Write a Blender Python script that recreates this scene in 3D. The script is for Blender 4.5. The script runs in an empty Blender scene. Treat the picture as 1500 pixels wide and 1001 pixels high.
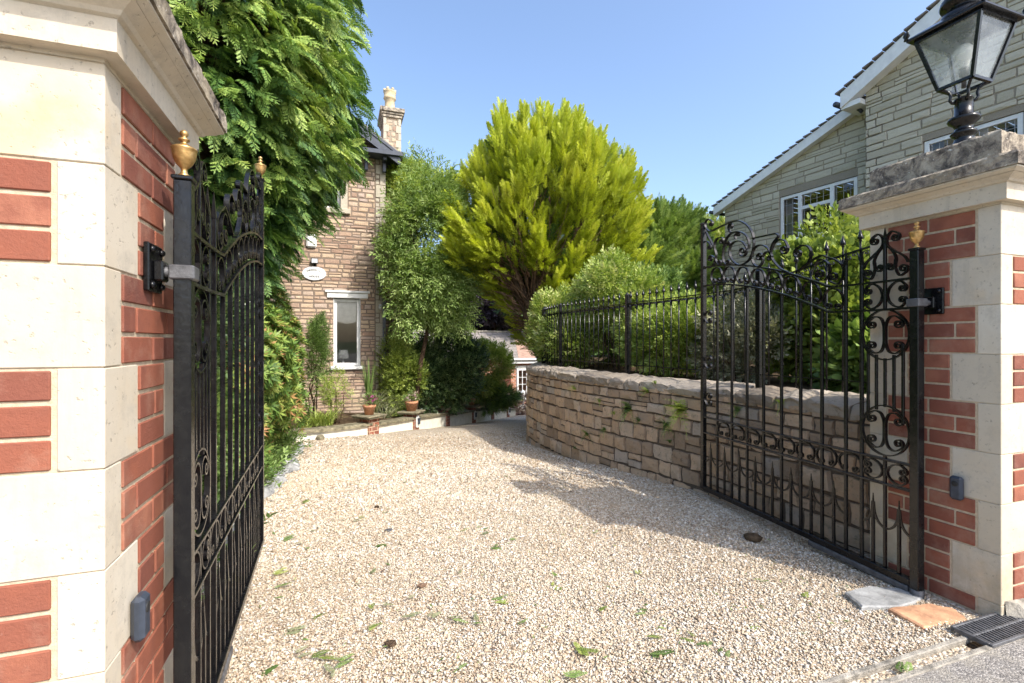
import bpy, math, random
import numpy as np
from mathutils import Vector, Matrix
R = math.radians
random.seed(7); rng = np.random.default_rng(7)
S = bpy.context.scene; COL = S.collection
# ------------------------------------------------------------------ camera, world, sun, exposure
# all heights below are written relative to the eye; H lifts them so that the drive lies at z = 0
H = 1.26
YAW = R(19.42); CY, SY = math.cos(YAW), math.sin(YAW); FPX = 708.0
cam = bpy.data.objects.new('camera', bpy.data.cameras.new('camera')); COL.objects.link(cam)
cam.location = (0, 0, H); cam.rotation_euler = (R(90), 0, -YAW)
cam.data.sensor_width = 36; cam.data.lens = 36*FPX/1500; cam.data.clip_start = .05; cam.data.clip_end = 3000
S.camera = cam
W = bpy.data.worlds.new('World'); S.world = W; W.use_nodes = True
nt = W.node_tree; bg = nt.nodes['Background']
sky = nt.nodes.new('ShaderNodeTexSky'); sky.sky_type = 'NISHITA'; sky.sun_disc = False
SUN = Vector((.5, -1, 1.13)).normalized()
sky.sun_elevation = math.asin(SUN.z); sky.sun_rotation = math.atan2(SUN.x, SUN.y)
sky.air_density = 1.0; sky.dust_density = 3.2; sky.ozone_density = 2.8; sky.altitude = 50
nt.links.new(sky.outputs[0], bg.inputs[0]); bg.inputs[1].default_value = .15
sl = bpy.data.lights.new('sun', 'SUN'); sl.energy = 2.25; sl.angle = R(.53); sl.color = (1, .95, .87)
so = bpy.data.objects.new('sun', sl); COL.objects.link(so); so.location = (10, -20, 25)
so.rotation_euler = SUN.to_track_quat('Z', 'Y').to_euler()
S.view_settings.view_transform = 'Standard'; S.view_settings.look = 'None'
S.view_settings.exposure = 1.24; S.view_settings.gamma = 1
S.render.engine = 'CYCLES'
S.cycles.max_bounces = 8; S.cycles.transparent_max_bounces = 16; S.cycles.diffuse_bounces = 4
S.cycles.use_denoising = True
S.cycles.caustics_reflective = False; S.cycles.caustics_refractive = False

def at(u, v, d):
    "a point of the place at distance d in front of the eye, from a direction measured in the photograph"
    X = (u-750)/FPX*d
    return (CY*X+SY*d, -SY*X+CY*d, (500-v)/FPX*d)

# ------------------------------------------------------------------ mesh builder
class MB:
    def __init__(s): s.v = []; s.f = []; s.r = []; s.sm = []
    def add(s, vs, fs, rnd=None, smooth=False):
        b = len(s.v); rnd = random.random() if rnd is None else rnd
        s.v += [tuple(p) for p in vs]; s.r += [rnd]*len(vs)
        s.f += [tuple(i+b for i in f) for f in fs]; s.sm += [smooth]*len(fs)
    def box(s, x0, x1, y0, y1, z0, z1, rnd=None, fn=None, bev=0):
        if bev <= 0:
            vs = [(x, y, z) for z in (z0, z1) for y in (y0, y1) for x in (x0, x1)]
            fs = [(0,2,3,1), (4,5,7,6), (0,1,5,4), (2,6,7,3), (0,4,6,2), (1,3,7,5)]
        else:
            vs, fs = cham(x0, x1, y0, y1, z0, z1, bev)
        if fn: vs = [fn(*p) for p in vs]
        s.add(vs, fs, rnd)
    def bar(s, p, q, w, h=None, up=(0,0,1), rnd=None, w2=None):
        "rectangular bar from p to q"
        p, q = Vector(p), Vector(q); d = (q-p).normalized(); h = w if h is None else h
        a = d.cross(Vector(up))
        if a.length < 1e-4: a = d.cross(Vector((0,1,0)))
        a.normalize(); b = a.cross(d).normalized(); k = 1 if w2 is None else w2/w
        vs = []
        for c, m in ((p, 1), (q, k)):
            for i, j in ((-1,-1), (1,-1), (1,1), (-1,1)): vs.append(c+a*w/2*i*m+b*h/2*j*m)
        s.add(vs, [(3,2,1,0), (4,5,6,7), (0,1,5,4), (1,2,6,5), (2,3,7,6), (3,0,4,7)], rnd)
    def tube(s, pts, rad, n=8, rnd=None, cap=True):
        pts = [Vector(p) for p in pts]; m = len(pts)
        rad = rad if isinstance(rad, (list, tuple)) else [rad]*m
        vs = []; prev = None
        for i, p in enumerate(pts):
            d = (pts[min(i+1, m-1)]-pts[max(i-1, 0)]).normalized()
            if prev is None: a = d.orthogonal().normalized()
            else:
                a = (prev-d*prev.dot(d)); a = a.normalized() if a.length > 1e-6 else d.orthogonal().normalized()
            prev = a; b = d.cross(a)
            for k in range(n):
                t = 2*math.pi*k/n; vs.append(p+(a*math.cos(t)+b*math.sin(t))*rad[i])
        fs = [(i*n+k, i*n+(k+1) % n, (i+1)*n+(k+1) % n, (i+1)*n+k) for i in range(m-1) for k in range(n)]
        if cap: fs += [tuple(range(n-1, -1, -1)), tuple((m-1)*n+k for k in range(n))]
        s.add(vs, fs, rnd, True)
    def lathe(s, prof, c=(0,0,0), n=20, rnd=None, sq=False, rot=0):
        vs = []; fs = []; m = len(prof)
        for r, z in prof:
            for k in range(n):
                t = 2*math.pi*k/n+rot; vs.append((c[0]+r*math.cos(t), c[1]+r*math.sin(t), c[2]+z))
        fs = [(i*n+k, i*n+(k+1) % n, (i+1)*n+(k+1) % n, (i+1)*n+k) for i in range(m-1) for k in range(n)]
        fs += [tuple(range(n-1, -1, -1)), tuple((m-1)*n+k for k in range(n))]
        s.add(vs, fs, rnd, not sq)
    def flat(s, pts, thick, fn):
        "a flat plate: outline pts (a,b) given thickness along the third axis; fn maps (a,b,h)"
        n = len(pts); vs = [fn(a, b, 0) for a, b in pts]+[fn(a, b, thick) for a, b in pts]
        s.add(vs, [tuple(range(n-1, -1, -1)), tuple(range(n, 2*n))]+[(i, (i+1) % n, n+(i+1) % n, n+i) for i in range(n)])
    def build(s, name, m, parent=None, org=None):
        v = np.array(s.v, dtype=np.float64)
        return finish(name, v, s.f, m, parent, org, np.array(s.r), s.sm)

ORG = {}
def cham(x0, x1, y0, y1, z0, z1, b):
    X = (x0, x1); Y = (y0, y1); Z = (z0, z1); vs = []; idx = {}
    for i in (0, 1):
        for j in (0, 1):
            for k in (0, 1):
                sx, sy, sz = (1 if i == 0 else -1), (1 if j == 0 else -1), (1 if k == 0 else -1)
                idx[(i,j,k,0)] = len(vs); vs.append((X[i], Y[j]+sy*b, Z[k]+sz*b))
                idx[(i,j,k,1)] = len(vs); vs.append((X[i]+sx*b, Y[j], Z[k]+sz*b))
                idx[(i,j,k,2)] = len(vs); vs.append((X[i]+sx*b, Y[j]+sy*b, Z[k]))
    g = lambda i, j, k, a: idx[(i, j, k, a)]
    fs = []
    for i in (0, 1):
        fs.append((g(i,0,0,0), g(i,1,0,0), g(i,1,1,0), g(i,0,1,0)))
        fs.append((g(0,i,0,1), g(1,i,0,1), g(1,i,1,1), g(0,i,1,1)))
        fs.append((g(0,0,i,2), g(1,0,i,2), g(1,1,i,2), g(0,1,i,2)))
        for j in (0, 1):
            fs.append((g(i,j,0,0), g(i,j,1,0), g(i,j,1,1), g(i,j,0,1)))
            fs.append((g(i,0,j,0), g(i,1,j,0), g(i,1,j,2), g(i,0,j,2)))
            fs.append((g(0,i,j,1), g(1,i,j,1), g(1,i,j,2), g(0,i,j,2)))
            for k in (0, 1): fs.append((g(i,j,k,0), g(i,j,k,1), g(i,j,k,2)))
    c = Vector(((x0+x1)/2, (y0+y1)/2, (z0+z1)/2)); out = []
    for f in fs:
        p = [Vector(vs[q]) for q in f]; n = (p[1]-p[0]).cross(p[2]-p[0]); m = sum(p, Vector())/len(p)
        out.append(f if n.dot(m-c) > 0 else f[::-1])
    return vs, out

def finish(name, v, f, m, parent, org, rnd=None, sm=None, quads=None):
    v = np.array(v, dtype=np.float64); v[:, 2] += H
    if parent is not None: o0 = ORG[parent.name]
    elif org is not None: o0 = np.array((org[0], org[1], org[2]+H))
    else:
        lo, hi = v.min(0), v.max(0); o0 = np.array(((lo[0]+hi[0])/2, (lo[1]+hi[1])/2, lo[2]))
    v = v-o0
    me = bpy.data.meshes.new(name)
    if quads is not None:
        nf = len(quads)
        me.vertices.add(len(v)); me.vertices.foreach_set('co', v.astype(np.float32).ravel())
        me.loops.add(nf*quads.shape[1]); me.loops.foreach_set('vertex_index', quads.astype(np.int32).ravel())
        me.polygons.add(nf); me.polygons.foreach_set('loop_start', np.arange(nf, dtype=np.int32)*quads.shape[1])
        me.update(calc_edges=True)
    else:
        me.from_pydata([tuple(p) for p in v], [], f)
        if sm: me.polygons.foreach_set('use_smooth', sm)
    if rnd is not None:
        at_ = me.attributes.new('rnd', 'FLOAT', 'POINT'); at_.data.foreach_set('value', rnd.astype(np.float32))
    me.materials.append(m); me.update()
    o = bpy.data.objects.new(name, me); COL.objects.link(o)
    ORG[o.name] = o0
    if parent is not None: o.parent = parent
    else: o.location = o0
    return o

def tag(o, label=None, cat=None, group=None, kind=None):
    if label: o['label'] = label
    if cat: o['category'] = cat
    if group: o['group'] = group
    if kind: o['kind'] = kind
    return o
def empty(name, loc, label, cat, group=None):
    o = bpy.data.objects.new(name, None); COL.objects.link(o)
    o.location = (loc[0], loc[1], loc[2]+H); o.empty_display_size = .1
    ORG[o.name] = np.array(o.location)
    return tag(o, label, cat, group)
def struct(o): o['kind'] = 'structure'; return o
def kids(o): return [c for c in bpy.data.objects if c.parent == o]
def copy_tree(o, loc, rz=0, sc=1, label=None):
    def cp(a, par):
        c = a.copy(); COL.objects.link(c)
        if par is not None: c.parent = par
        for ch in TREE.get(a.name, []): cp(ch, c)
        return c
    if o.name not in TREE:
        for q in bpy.data.objects:
            if q.parent is not None: 
                L = TREE.setdefault(q.parent.name, [])
                if q not in L: L.append(q)
    c = cp(o, None); c.location = (loc[0], loc[1], loc[2]+H); c.rotation_euler.z = rz; c.scale = (sc, sc, sc)
    if label: c['label'] = label
    return c
TREE = {}

# ------------------------------------------------------------------ materials
class NG:
    def __init__(s, name, rough=.7, spec=.5, metal=0):
        s.m = bpy.data.materials.new(name); s.m.use_nodes = True; s.t = s.m.node_tree
        s.p = s.t.nodes['Principled BSDF']; s.p.inputs['Roughness'].default_value = rough
        s.p.inputs['Specular IOR Level'].default_value = spec; s.p.inputs['Metallic'].default_value = metal
        s.tc = s.n('TexCoord'); s.obj = s.tc.outputs['Object']
        g = s.n('NewGeometry'); s.pos = g.outputs['Position']; s.geo = g
    def n(s, kind, **kw):
        x = s.t.nodes.new('ShaderNode'+kind)
        for k, v in kw.items():
            if k in x.inputs.keys():
                x.inputs[k].default_value = v
            else: setattr(x, k, v)
        return x
    def l(s, a, b): s.t.links.new(a, b)
    def noise(s, scale, detail=4, rough=.55, dist=0, vec=None, stretch=None):
        x = s.n('TexNoise'); x.inputs['Scale'].default_value = scale; x.inputs['Detail'].default_value = detail
        x.inputs['Roughness'].default_value = rough; x.inputs['Distortion'].default_value = dist
        v = vec or s.pos
        if stretch:
            mp = s.n('Mapping'); mp.inputs['Scale'].default_value = stretch; s.l(v, mp.inputs[0]); v = mp.outputs[0]
        s.l(v, x.inputs['Vector']); return x.outputs['Fac']
    def vor(s, scale, feature='F1', rand=1, vec=None):
        x = s.n('TexVoronoi'); x.feature = feature; x.inputs['Scale'].default_value = scale
        if 'Randomness' in x.inputs.keys(): x.inputs['Randomness'].default_value = rand
        s.l(vec or s.pos, x.inputs['Vector']); return x
    def attr(s, name='rnd'):
        x = s.n('Attribute'); x.attribute_name = name; return x.outputs['Fac']
    def ramp(s, fac, stops, interp='LINEAR'):
        x = s.n('ValToRGB'); e = x.color_ramp; e.interpolation = interp
        while len(e.elements) < len(stops): e.elements.new(.5)
        for i, (p, c) in enumerate(stops):
            e.elements[i].position = p; e.elements[i].color = (*c, 1) if len(c) == 3 else c
        s.l(fac, x.inputs[0]); return x.outputs[0]
    def mix(s, fac, a, b, mode='MIX'):
        x = s.n('Mix'); x.data_type = 'RGBA'; x.blend_type = mode
        for sock, val in ((x.inputs[0], fac), (x.inputs[6], a), (x.inputs[7], b)):
            if isinstance(val, (int, float)): sock.default_value = val
            elif isinstance(val, tuple): sock.default_value = (*val, 1)
            else: s.l(val, sock)
        return x.outputs[2]
    def math(s, op, a, b=0):
        x = s.n('Math'); x.operation = op
        for sock, val in ((x.inputs[0], a), (x.inputs[1], b)):
            if isinstance(val, (int, float)): sock.default_value = val
            else: s.l(val, sock)
        return x.outputs[0]
    def mrange(s, v, a, b, c=0, d=1):
        x = s.n('MapRange'); s.l(v, x.inputs[0])
        for i, q in enumerate((a, b, c, d)): x.inputs[i+1].default_value = q
        return x.outputs[0]
    def col(s, c):
        if isinstance(c, tuple): s.p.inputs['Base Color'].default_value = (*c, 1)
        else: s.l(c, s.p.inputs['Base Color'])
        return s
    def bump(s, h, strength=.5, dist=.01):
        b = s.n('Bump'); b.inputs['Strength'].default_value = strength; b.inputs['Distance'].default_value = dist
        s.l(h, b.inputs['Height']); s.l(b.outputs[0], s.p.inputs['Normal']); return s

def m_simple(name, c, rough=.6, spec=.4, var=.12, scale=12, bump=.15, bd=.004, metal=0):
    g = NG(name, rough, spec, metal); n = g.noise(scale, 6)
    d = tuple(x*(1-var*2) for x in c); e = tuple(min(1, x*(1+var)) for x in c)
    g.col(g.ramp(n, [(.3, d), (.7, e)])); g.bump(g.noise(scale*6, 4), bump, bd); return g.m

def m_brick():
    g = NG('red_brick', .85, .25)
    c = g.ramp(g.attr(), [(0, (.16,.060,.045)), (.3, (.245,.082,.052)), (.65, (.315,.105,.060)), (1, (.38,.155,.095))])
    c = g.mix(g.mrange(g.noise(14, 5), .35, .7), c, (.24,.085,.055))
    c = g.mix(g.math('MULTIPLY', g.mrange(g.noise(5, 7, .7), .50, .66), .45), c, (.40,.24,.17))
    c = g.mix(g.math('MULTIPLY', g.mrange(g.noise(75, 6, .75), .62, .76), .4), c, (.52,.34,.26))
    g.col(c); h = g.math('ADD', g.noise(160, 5, .7), g.math('MULTIPLY', g.noise(35, 3), .8))
    g.bump(h, .55, .004); return g.m
def m_mortar(name='cream_mortar', c=(.66,.54,.38)):
    g = NG(name, .95, .1); n = g.noise(60, 5)
    g.col(g.ramp(n, [(.3, tuple(x*.72 for x in c)), (.7, c)])); g.bump(g.noise(220, 4, .7), .6, .004); return g.m
def m_ashlar():
    g = NG('pale_limestone', .85, .25)
    base = g.ramp(g.attr(), [(0, (.53,.46,.35)), (.5, (.60,.53,.42)), (1, (.66,.60,.49))])
    c = g.mix(g.mrange(g.noise(4, 6, .6), .45, .75), base, (.56,.47,.34))
    c = g.mix(g.math('MULTIPLY', g.mrange(g.noise(9, 9, .78), .50, .68), .6), c, (.40,.355,.29))
    c = g.mix(g.math('MULTIPLY', g.mrange(g.noise(2.2, 4, .6), .58, .70), .5), c, (.62,.40,.17))
    sx = g.n('SeparateXYZ'); g.l(g.pos, sx.inputs[0])
    low = g.math('MULTIPLY', g.mrange(sx.outputs[2], .42, .02), g.mrange(g.noise(11, 7, .7), .34, .6)); c = g.mix(g.math('MULTIPLY', low, .65), c, (.30,.25,.16))
    streak = g.noise(6, 6, .7, 0, None, (3.2,3.2,.22)); c = g.mix(g.math('MULTIPLY', g.mrange(streak, .54, .70), .30), c, (.34,.30,.24))
    pits = g.mrange(g.noise(70, 3, .6), .63, .72)
    c = g.mix(g.math('MULTIPLY', pits, .6), c, (.30,.26,.21)); g.col(c)
    h = g.math('SUBTRACT', g.math('MULTIPLY', g.noise(28, 8, .7), .5), pits)
    g.bump(h, .45, .004); return g.m
def m_weathered():
    g = NG('lichen_stone', .95, .15)
    n = g.noise(16, 10, .75, .4); c = g.ramp(n, [(.36, (.07,.062,.055)), (.46, (.20,.17,.14)), (.55, (.42,.36,.28)), (.68, (.58,.51,.40))])
    c = g.mix(g.math('MULTIPLY', g.mrange(g.noise(5, 4), .52, .66), .6), c, (.48,.40,.28))
    c = g.mix(g.mrange(g.noise(55, 3), .66, .72), c, (.70,.68,.60)); g.col(c)
    g.bump(g.noise(45, 9, .75), .9, .012); return g.m
def m_iron():
    g = NG('black_gloss_paint', .2, .45)
    n = g.noise(30, 6, .65); g.col(g.ramp(n, [(.45, (.004,.004,.005)), (.68, (.010,.010,.010)), (.78, (.07,.064,.055))]))
    g.l(g.mrange(g.noise(18, 5), .3, .7, .14, .34), g.p.inputs['Roughness'])
    g.bump(g.noise(70, 4), .25, .003); return g.m
def m_gold():
    g = NG('gold_paint', .38, .5, .75); n = g.noise(60, 5)
    g.col(g.ramp(n, [(.3, (.36,.21,.07)), (.6, (.62,.40,.16)), (.8, (.74,.54,.27))])); g.bump(g.noise(120, 3), .3, .002); return g.m
def m_rubble(name, stops, moss=.3, bscale=40, bd=.02, dark=(.10,.085,.06)):
    g = NG(name, .92, .2); c = g.ramp(g.attr(), stops)
    c = g.mix(g.math('MULTIPLY', g.mrange(g.noise(9, 8, .7), .42, .72), .55), c, tuple(.5*(a+b) for a, b in zip(stops[0][1], stops[-1][1])))
    c = g.mix(g.math('MULTIPLY', g.mrange(g.noise(22, 9, .75), .54, .7), moss), c, dark)
    c = g.mix(g.math('MULTIPLY', g.mrange(g.noise(50, 4, .7), .62, .72), .5), c, (.55,.50,.38)); g.col(c)
    g.bump(g.noise(bscale, 9, .72), .8, bd); return g.m
def m_foliage(name, stops, trans=.3, clump=(.6,.6,.6), cs=1.4, rough=.5, spec=.35):
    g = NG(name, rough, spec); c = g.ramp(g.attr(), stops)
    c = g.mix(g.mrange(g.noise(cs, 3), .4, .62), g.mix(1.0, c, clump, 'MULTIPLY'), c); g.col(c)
    tr = g.n('BsdfTranslucent'); g.l(g.mix(1.0, c, (1.15,1.12,.62), 'MULTIPLY'), tr.inputs[0])
    mx = g.n('MixShader'); mx.inputs[0].default_value = trans; out = g.t.nodes['Material Output']
    g.l(g.p.outputs[0], mx.inputs[1]); g.l(tr.outputs[0], mx.inputs[2]); g.l(mx.outputs[0], out.inputs[0]); return g.m
def m_glass(name, tint=(.8,.85,.85), refl=.12, rough=.02):
    g = NG(name); t = g.n('BsdfTransparent'); t.inputs[0].default_value = (*tint, 1)
    gl = g.n('BsdfGlossy'); gl.inputs['Roughness'].default_value = rough
    fr = g.n('Fresnel'); fr.inputs[0].default_value = 1.5
    mx = g.n('MixShader'); g.l(g.math('ADD', fr.outputs[0], refl), mx.inputs[0])
    g.l(t.outputs[0], mx.inputs[1]); g.l(gl.outputs[0], mx.inputs[2]); g.l(mx.outputs[0], g.t.nodes['Material Output'].inputs[0]); return g.m
def m_sky_haze(name):  # lantern panes: the reflected sky is painted in as a patchy pale haze
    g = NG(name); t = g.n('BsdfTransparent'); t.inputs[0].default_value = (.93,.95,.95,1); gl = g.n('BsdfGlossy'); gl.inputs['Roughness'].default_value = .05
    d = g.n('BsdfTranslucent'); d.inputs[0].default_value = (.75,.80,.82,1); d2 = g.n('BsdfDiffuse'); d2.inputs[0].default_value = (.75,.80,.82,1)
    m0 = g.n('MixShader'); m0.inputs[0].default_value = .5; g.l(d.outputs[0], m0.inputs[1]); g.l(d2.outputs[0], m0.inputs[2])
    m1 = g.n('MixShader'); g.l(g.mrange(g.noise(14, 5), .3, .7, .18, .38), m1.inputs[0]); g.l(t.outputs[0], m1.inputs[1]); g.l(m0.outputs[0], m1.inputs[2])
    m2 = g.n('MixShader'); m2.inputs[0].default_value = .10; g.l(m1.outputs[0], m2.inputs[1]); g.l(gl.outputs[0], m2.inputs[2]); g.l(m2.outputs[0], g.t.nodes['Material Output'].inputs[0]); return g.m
def m_gravel():
    g = NG('pale_gravel', .9, .25)
    v = g.vor(82); hsv = v.outputs['Color']
    sep = g.n('SeparateColor'); g.l(hsv, sep.inputs[0])
    c = g.ramp(sep.outputs[0], GRAV)
    big = g.mrange(g.noise(1.3, 5, .6), .35, .68)
    c = g.mix(g.math('MULTIPLY', big, .35), c, (.60,.50,.36))
    dirt = g.math('MULTIPLY', g.mrange(g.noise(.75, 7, .65, .6), .44, .66), .62); c = g.mix(dirt, c, g.mix(.5, c, (.36,.25,.14)))
    spots = g.mrange(g.noise(6, 6, .7), .60, .70); c = g.mix(g.math('MULTIPLY', spots, .35), c, (.30,.22,.13))
    edge = g.mrange(v.outputs['Distance'], .45, .8)
    c = g.mix(g.math('MULTIPLY', edge, .42), c, (.24,.19,.14))
    g.col(c); g.bump(g.math('SUBTRACT', 1, v.outputs['Distance']), 1.0, .012); return g.m
GRAV = [(0, (.17,.135,.11)), (.10, (.34,.25,.17)), (.25, (.45,.345,.235)), (.5, (.545,.46,.345)), (.75, (.62,.555,.45)), (1, (.76,.73,.68))]
def m_stones():
    g = NG('gravel_stones', .75, .3); c = g.ramp(g.attr(), GRAV)
    c = g.mix(g.math('MULTIPLY', g.mrange(g.noise(1.3, 5, .6), .35, .68), .3), c, (.60,.50,.36))
    dirt = g.math('MULTIPLY', g.mrange(g.noise(.75, 7, .65, .6), .44, .66), .62); c = g.mix(dirt, c, g.mix(.5, c, (.36,.25,.14)))
    spots = g.mrange(g.noise(6, 6, .7), .60, .70); c = g.mix(g.math('MULTIPLY', spots, .35), c, (.30,.22,.13))
    g.col(c); return g.m
def m_asphalt():
    g = NG('asphalt', .9, .3); v = g.vor(160)
    sep = g.n('SeparateColor'); g.l(v.outputs['Color'], sep.inputs[0])
    c = g.ramp(sep.outputs[0], [(0, (.13,.12,.11)), (.6, (.24,.22,.20)), (1, (.42,.39,.35))])
    g.col(g.mix(g.mrange(g.noise(6, 5), .4, .7), c, (.30,.27,.22))); g.bump(g.math('SUBTRACT', 1, v.outputs['Distance']), .8, .004); return g.m
def m_soil(): return m_simple('soil', (.13,.09,.055), .95, .1, .3, 25, .8, .02)
def m_grass(): return m_simple('grass_ground', (.09,.13,.035), .95, .1, .35, 2.5, .6, .03)
def m_slate():
    g = NG('roof_slate', .7, .3)
    b = g.n('TexBrick'); b.inputs['Scale'].default_value = 1; b.inputs['Brick Width'].default_value = .3; b.inputs['Row Height'].default_value = .2
    b.inputs['Mortar Size'].default_value = .012; b.inputs['Color1'].default_value = (.17,.15,.145,1); b.inputs['Color2'].default_value = (.27,.235,.225,1); b.inputs['Mortar'].default_value = (.05,.045,.04,1)
    mp = g.n('Mapping'); sx = g.n('SeparateXYZ'); g.l(g.pos, sx.inputs[0]); cb = g.n('CombineXYZ')
    g.l(g.math('ADD', sx.outputs[0], 0), cb.inputs[0]); g.l(g.math('MULTIPLY', sx.outputs[2], 1.6), cb.inputs[1]); g.l(cb.outputs[0], b.inputs['Vector'])
    g.col(g.mix(g.math('MULTIPLY', g.noise(5, 5), .5), b.outputs['Color'], (.36,.33,.27))); g.bump(b.outputs['Fac'], -.4, .02); return g.m
def m_redwall():
    g = NG('red_brick_wall', .9, .2)
    b = g.n('TexBrick'); b.inputs['Scale'].default_value = 1; b.inputs['Brick Width'].default_value = .225; b.inputs['Row Height'].default_value = .075
    b.inputs['Mortar Size'].default_value = .010; b.inputs['Color1'].default_value = (.36,.12,.07,1); b.inputs['Color2'].default_value = (.50,.20,.12,1); b.inputs['Mortar'].default_value = (.5,.42,.33,1)
    sx = g.n('SeparateXYZ'); g.l(g.pos, sx.inputs[0]); cb = g.n('CombineXYZ')
    g.l(g.math('ADD', sx.outputs[0], sx.outputs[1]), cb.inputs[0]); g.l(sx.outputs[2], cb.inputs[1]); g.l(cb.outputs[0], b.inputs['Vector'])
    g.col(b.outputs['Color']); g.bump(b.outputs['Fac'], -.5, .006); return g.m

M = dict(brick=m_brick(), mortar=m_mortar(), ashlar=m_ashlar(), lichen=m_weathered(), iron=m_iron(), gold=m_gold(),
    gravel=m_gravel(), stones=m_stones(), asphalt=m_asphalt(), soil=m_soil(), grass=m_grass(), slate=m_slate(), redwall=m_redwall(),
    white=m_simple('white_paint', (.80,.80,.78), .45, .4, .05, 8, .1), render=m_simple('cream_render', (.80,.77,.66), .85, .2, .08, 9, .4, .004),
    concrete=m_simple('old_concrete', (.34,.31,.26), .95, .15, .3, 22, .8, .008), greyslab=m_simple('grey_stone_slab', (.33,.33,.32), .8, .3, .25, 14, .6, .006),
    orange=m_simple('orange_stone_slab', (.55,.30,.17), .85, .3, .22, 11, .6, .006), darkmetal=m_simple('dark_cast_metal', (.10,.10,.105), .45, .5, .3, 30, .4),
    plastic=m_simple('dark_grey_plastic', (.045,.055,.075), .4, .4, .15, 30, .1), terracotta=m_simple('terracotta', (.56,.27,.15), .85, .2, .2, 20, .4),
    bargeboard=m_simple('blue_black_paint', (.05,.06,.085), .4, .5, .15, 10, .15), bark=m_simple('brown_bark', (.13,.085,.055), .95, .1, .35, 20, 1, .03),
    twig=m_simple('dead_brown_twigs', (.26,.165,.11), .95, .1, .3, 12, .6, .02), moss=m_simple('mossy_stone', (.27,.24,.16), .95, .1, .35, 18, .9, .012),
    pot=m_simple('buff_clay', (.62,.50,.32), .8, .2, .15, 9, .3), zinc=m_simple('lead_flashing', (.20,.20,.21), .6, .4, .2, 10, .3),
    porcelain=m_simple('white_bulb_glass', (.82,.80,.74), .3, .5, .04, 10, .05), dark=m_simple('black_letters', (.03,.03,.03), .6, .3, .1, 10, .05),
    fabric=m_simple('white_fabric', (.78,.76,.74), .9, .1, .06, 14, .3), room=m_simple("room_plaster", (.62,.60,.56), .9, .1, .06, 3, .1),
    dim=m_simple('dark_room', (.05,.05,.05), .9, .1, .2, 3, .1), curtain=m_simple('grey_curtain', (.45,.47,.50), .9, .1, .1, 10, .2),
    stem=m_simple('green_stem', (.10,.13,.04), .8, .2, .2, 20, .2), solar=m_simple('pale_plastic', (.62,.62,.64), .5, .4, .05, 8, .1),
    redtile=m_simple('pinkish_tiles', (.40,.26,.20), .9, .1, .15, 6, .4),
    glass=m_sky_haze('sky_haze_glass'), winglass=m_glass('window_glass', (.93,.95,.94), .03),
    housestone=m_rubble('buff_rubble_stone', [(0,(.34,.22,.16)), (.25,(.47,.33,.24)), (.5,(.56,.41,.28)), (.75,(.62,.48,.34)), (1,(.46,.36,.31))], .2, 30, .02),
    wallstone=m_rubble('brown_rubble_stone', [(0,(.32,.23,.155)), (.25,(.52,.355,.22)), (.6,(.68,.48,.31)), (.85,(.62,.47,.33)), (1,(.46,.39,.32))], .75, 32, .03),
    neighstone=m_rubble('grey_buff_stone', [(0,(.44,.40,.30)), (.5,(.52,.47,.36)), (1,(.60,.55,.43))], .25, 24, .02),
    joint=m_mortar('dark_joint', (.27,.21,.165)), joint2=m_mortar('buff_joint', (.36,.31,.24)), joint3=m_mortar('deep_joint', (.15,.115,.085)), quoin=m_mortar('pale_quoin', (.56,.50,.40)),
    coping=m_rubble('grey_coping_stone', [(0,(.26,.21,.16)), (.5,(.36,.30,.23)), (1,(.45,.385,.31))], .9, 26, .035),
)
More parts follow.
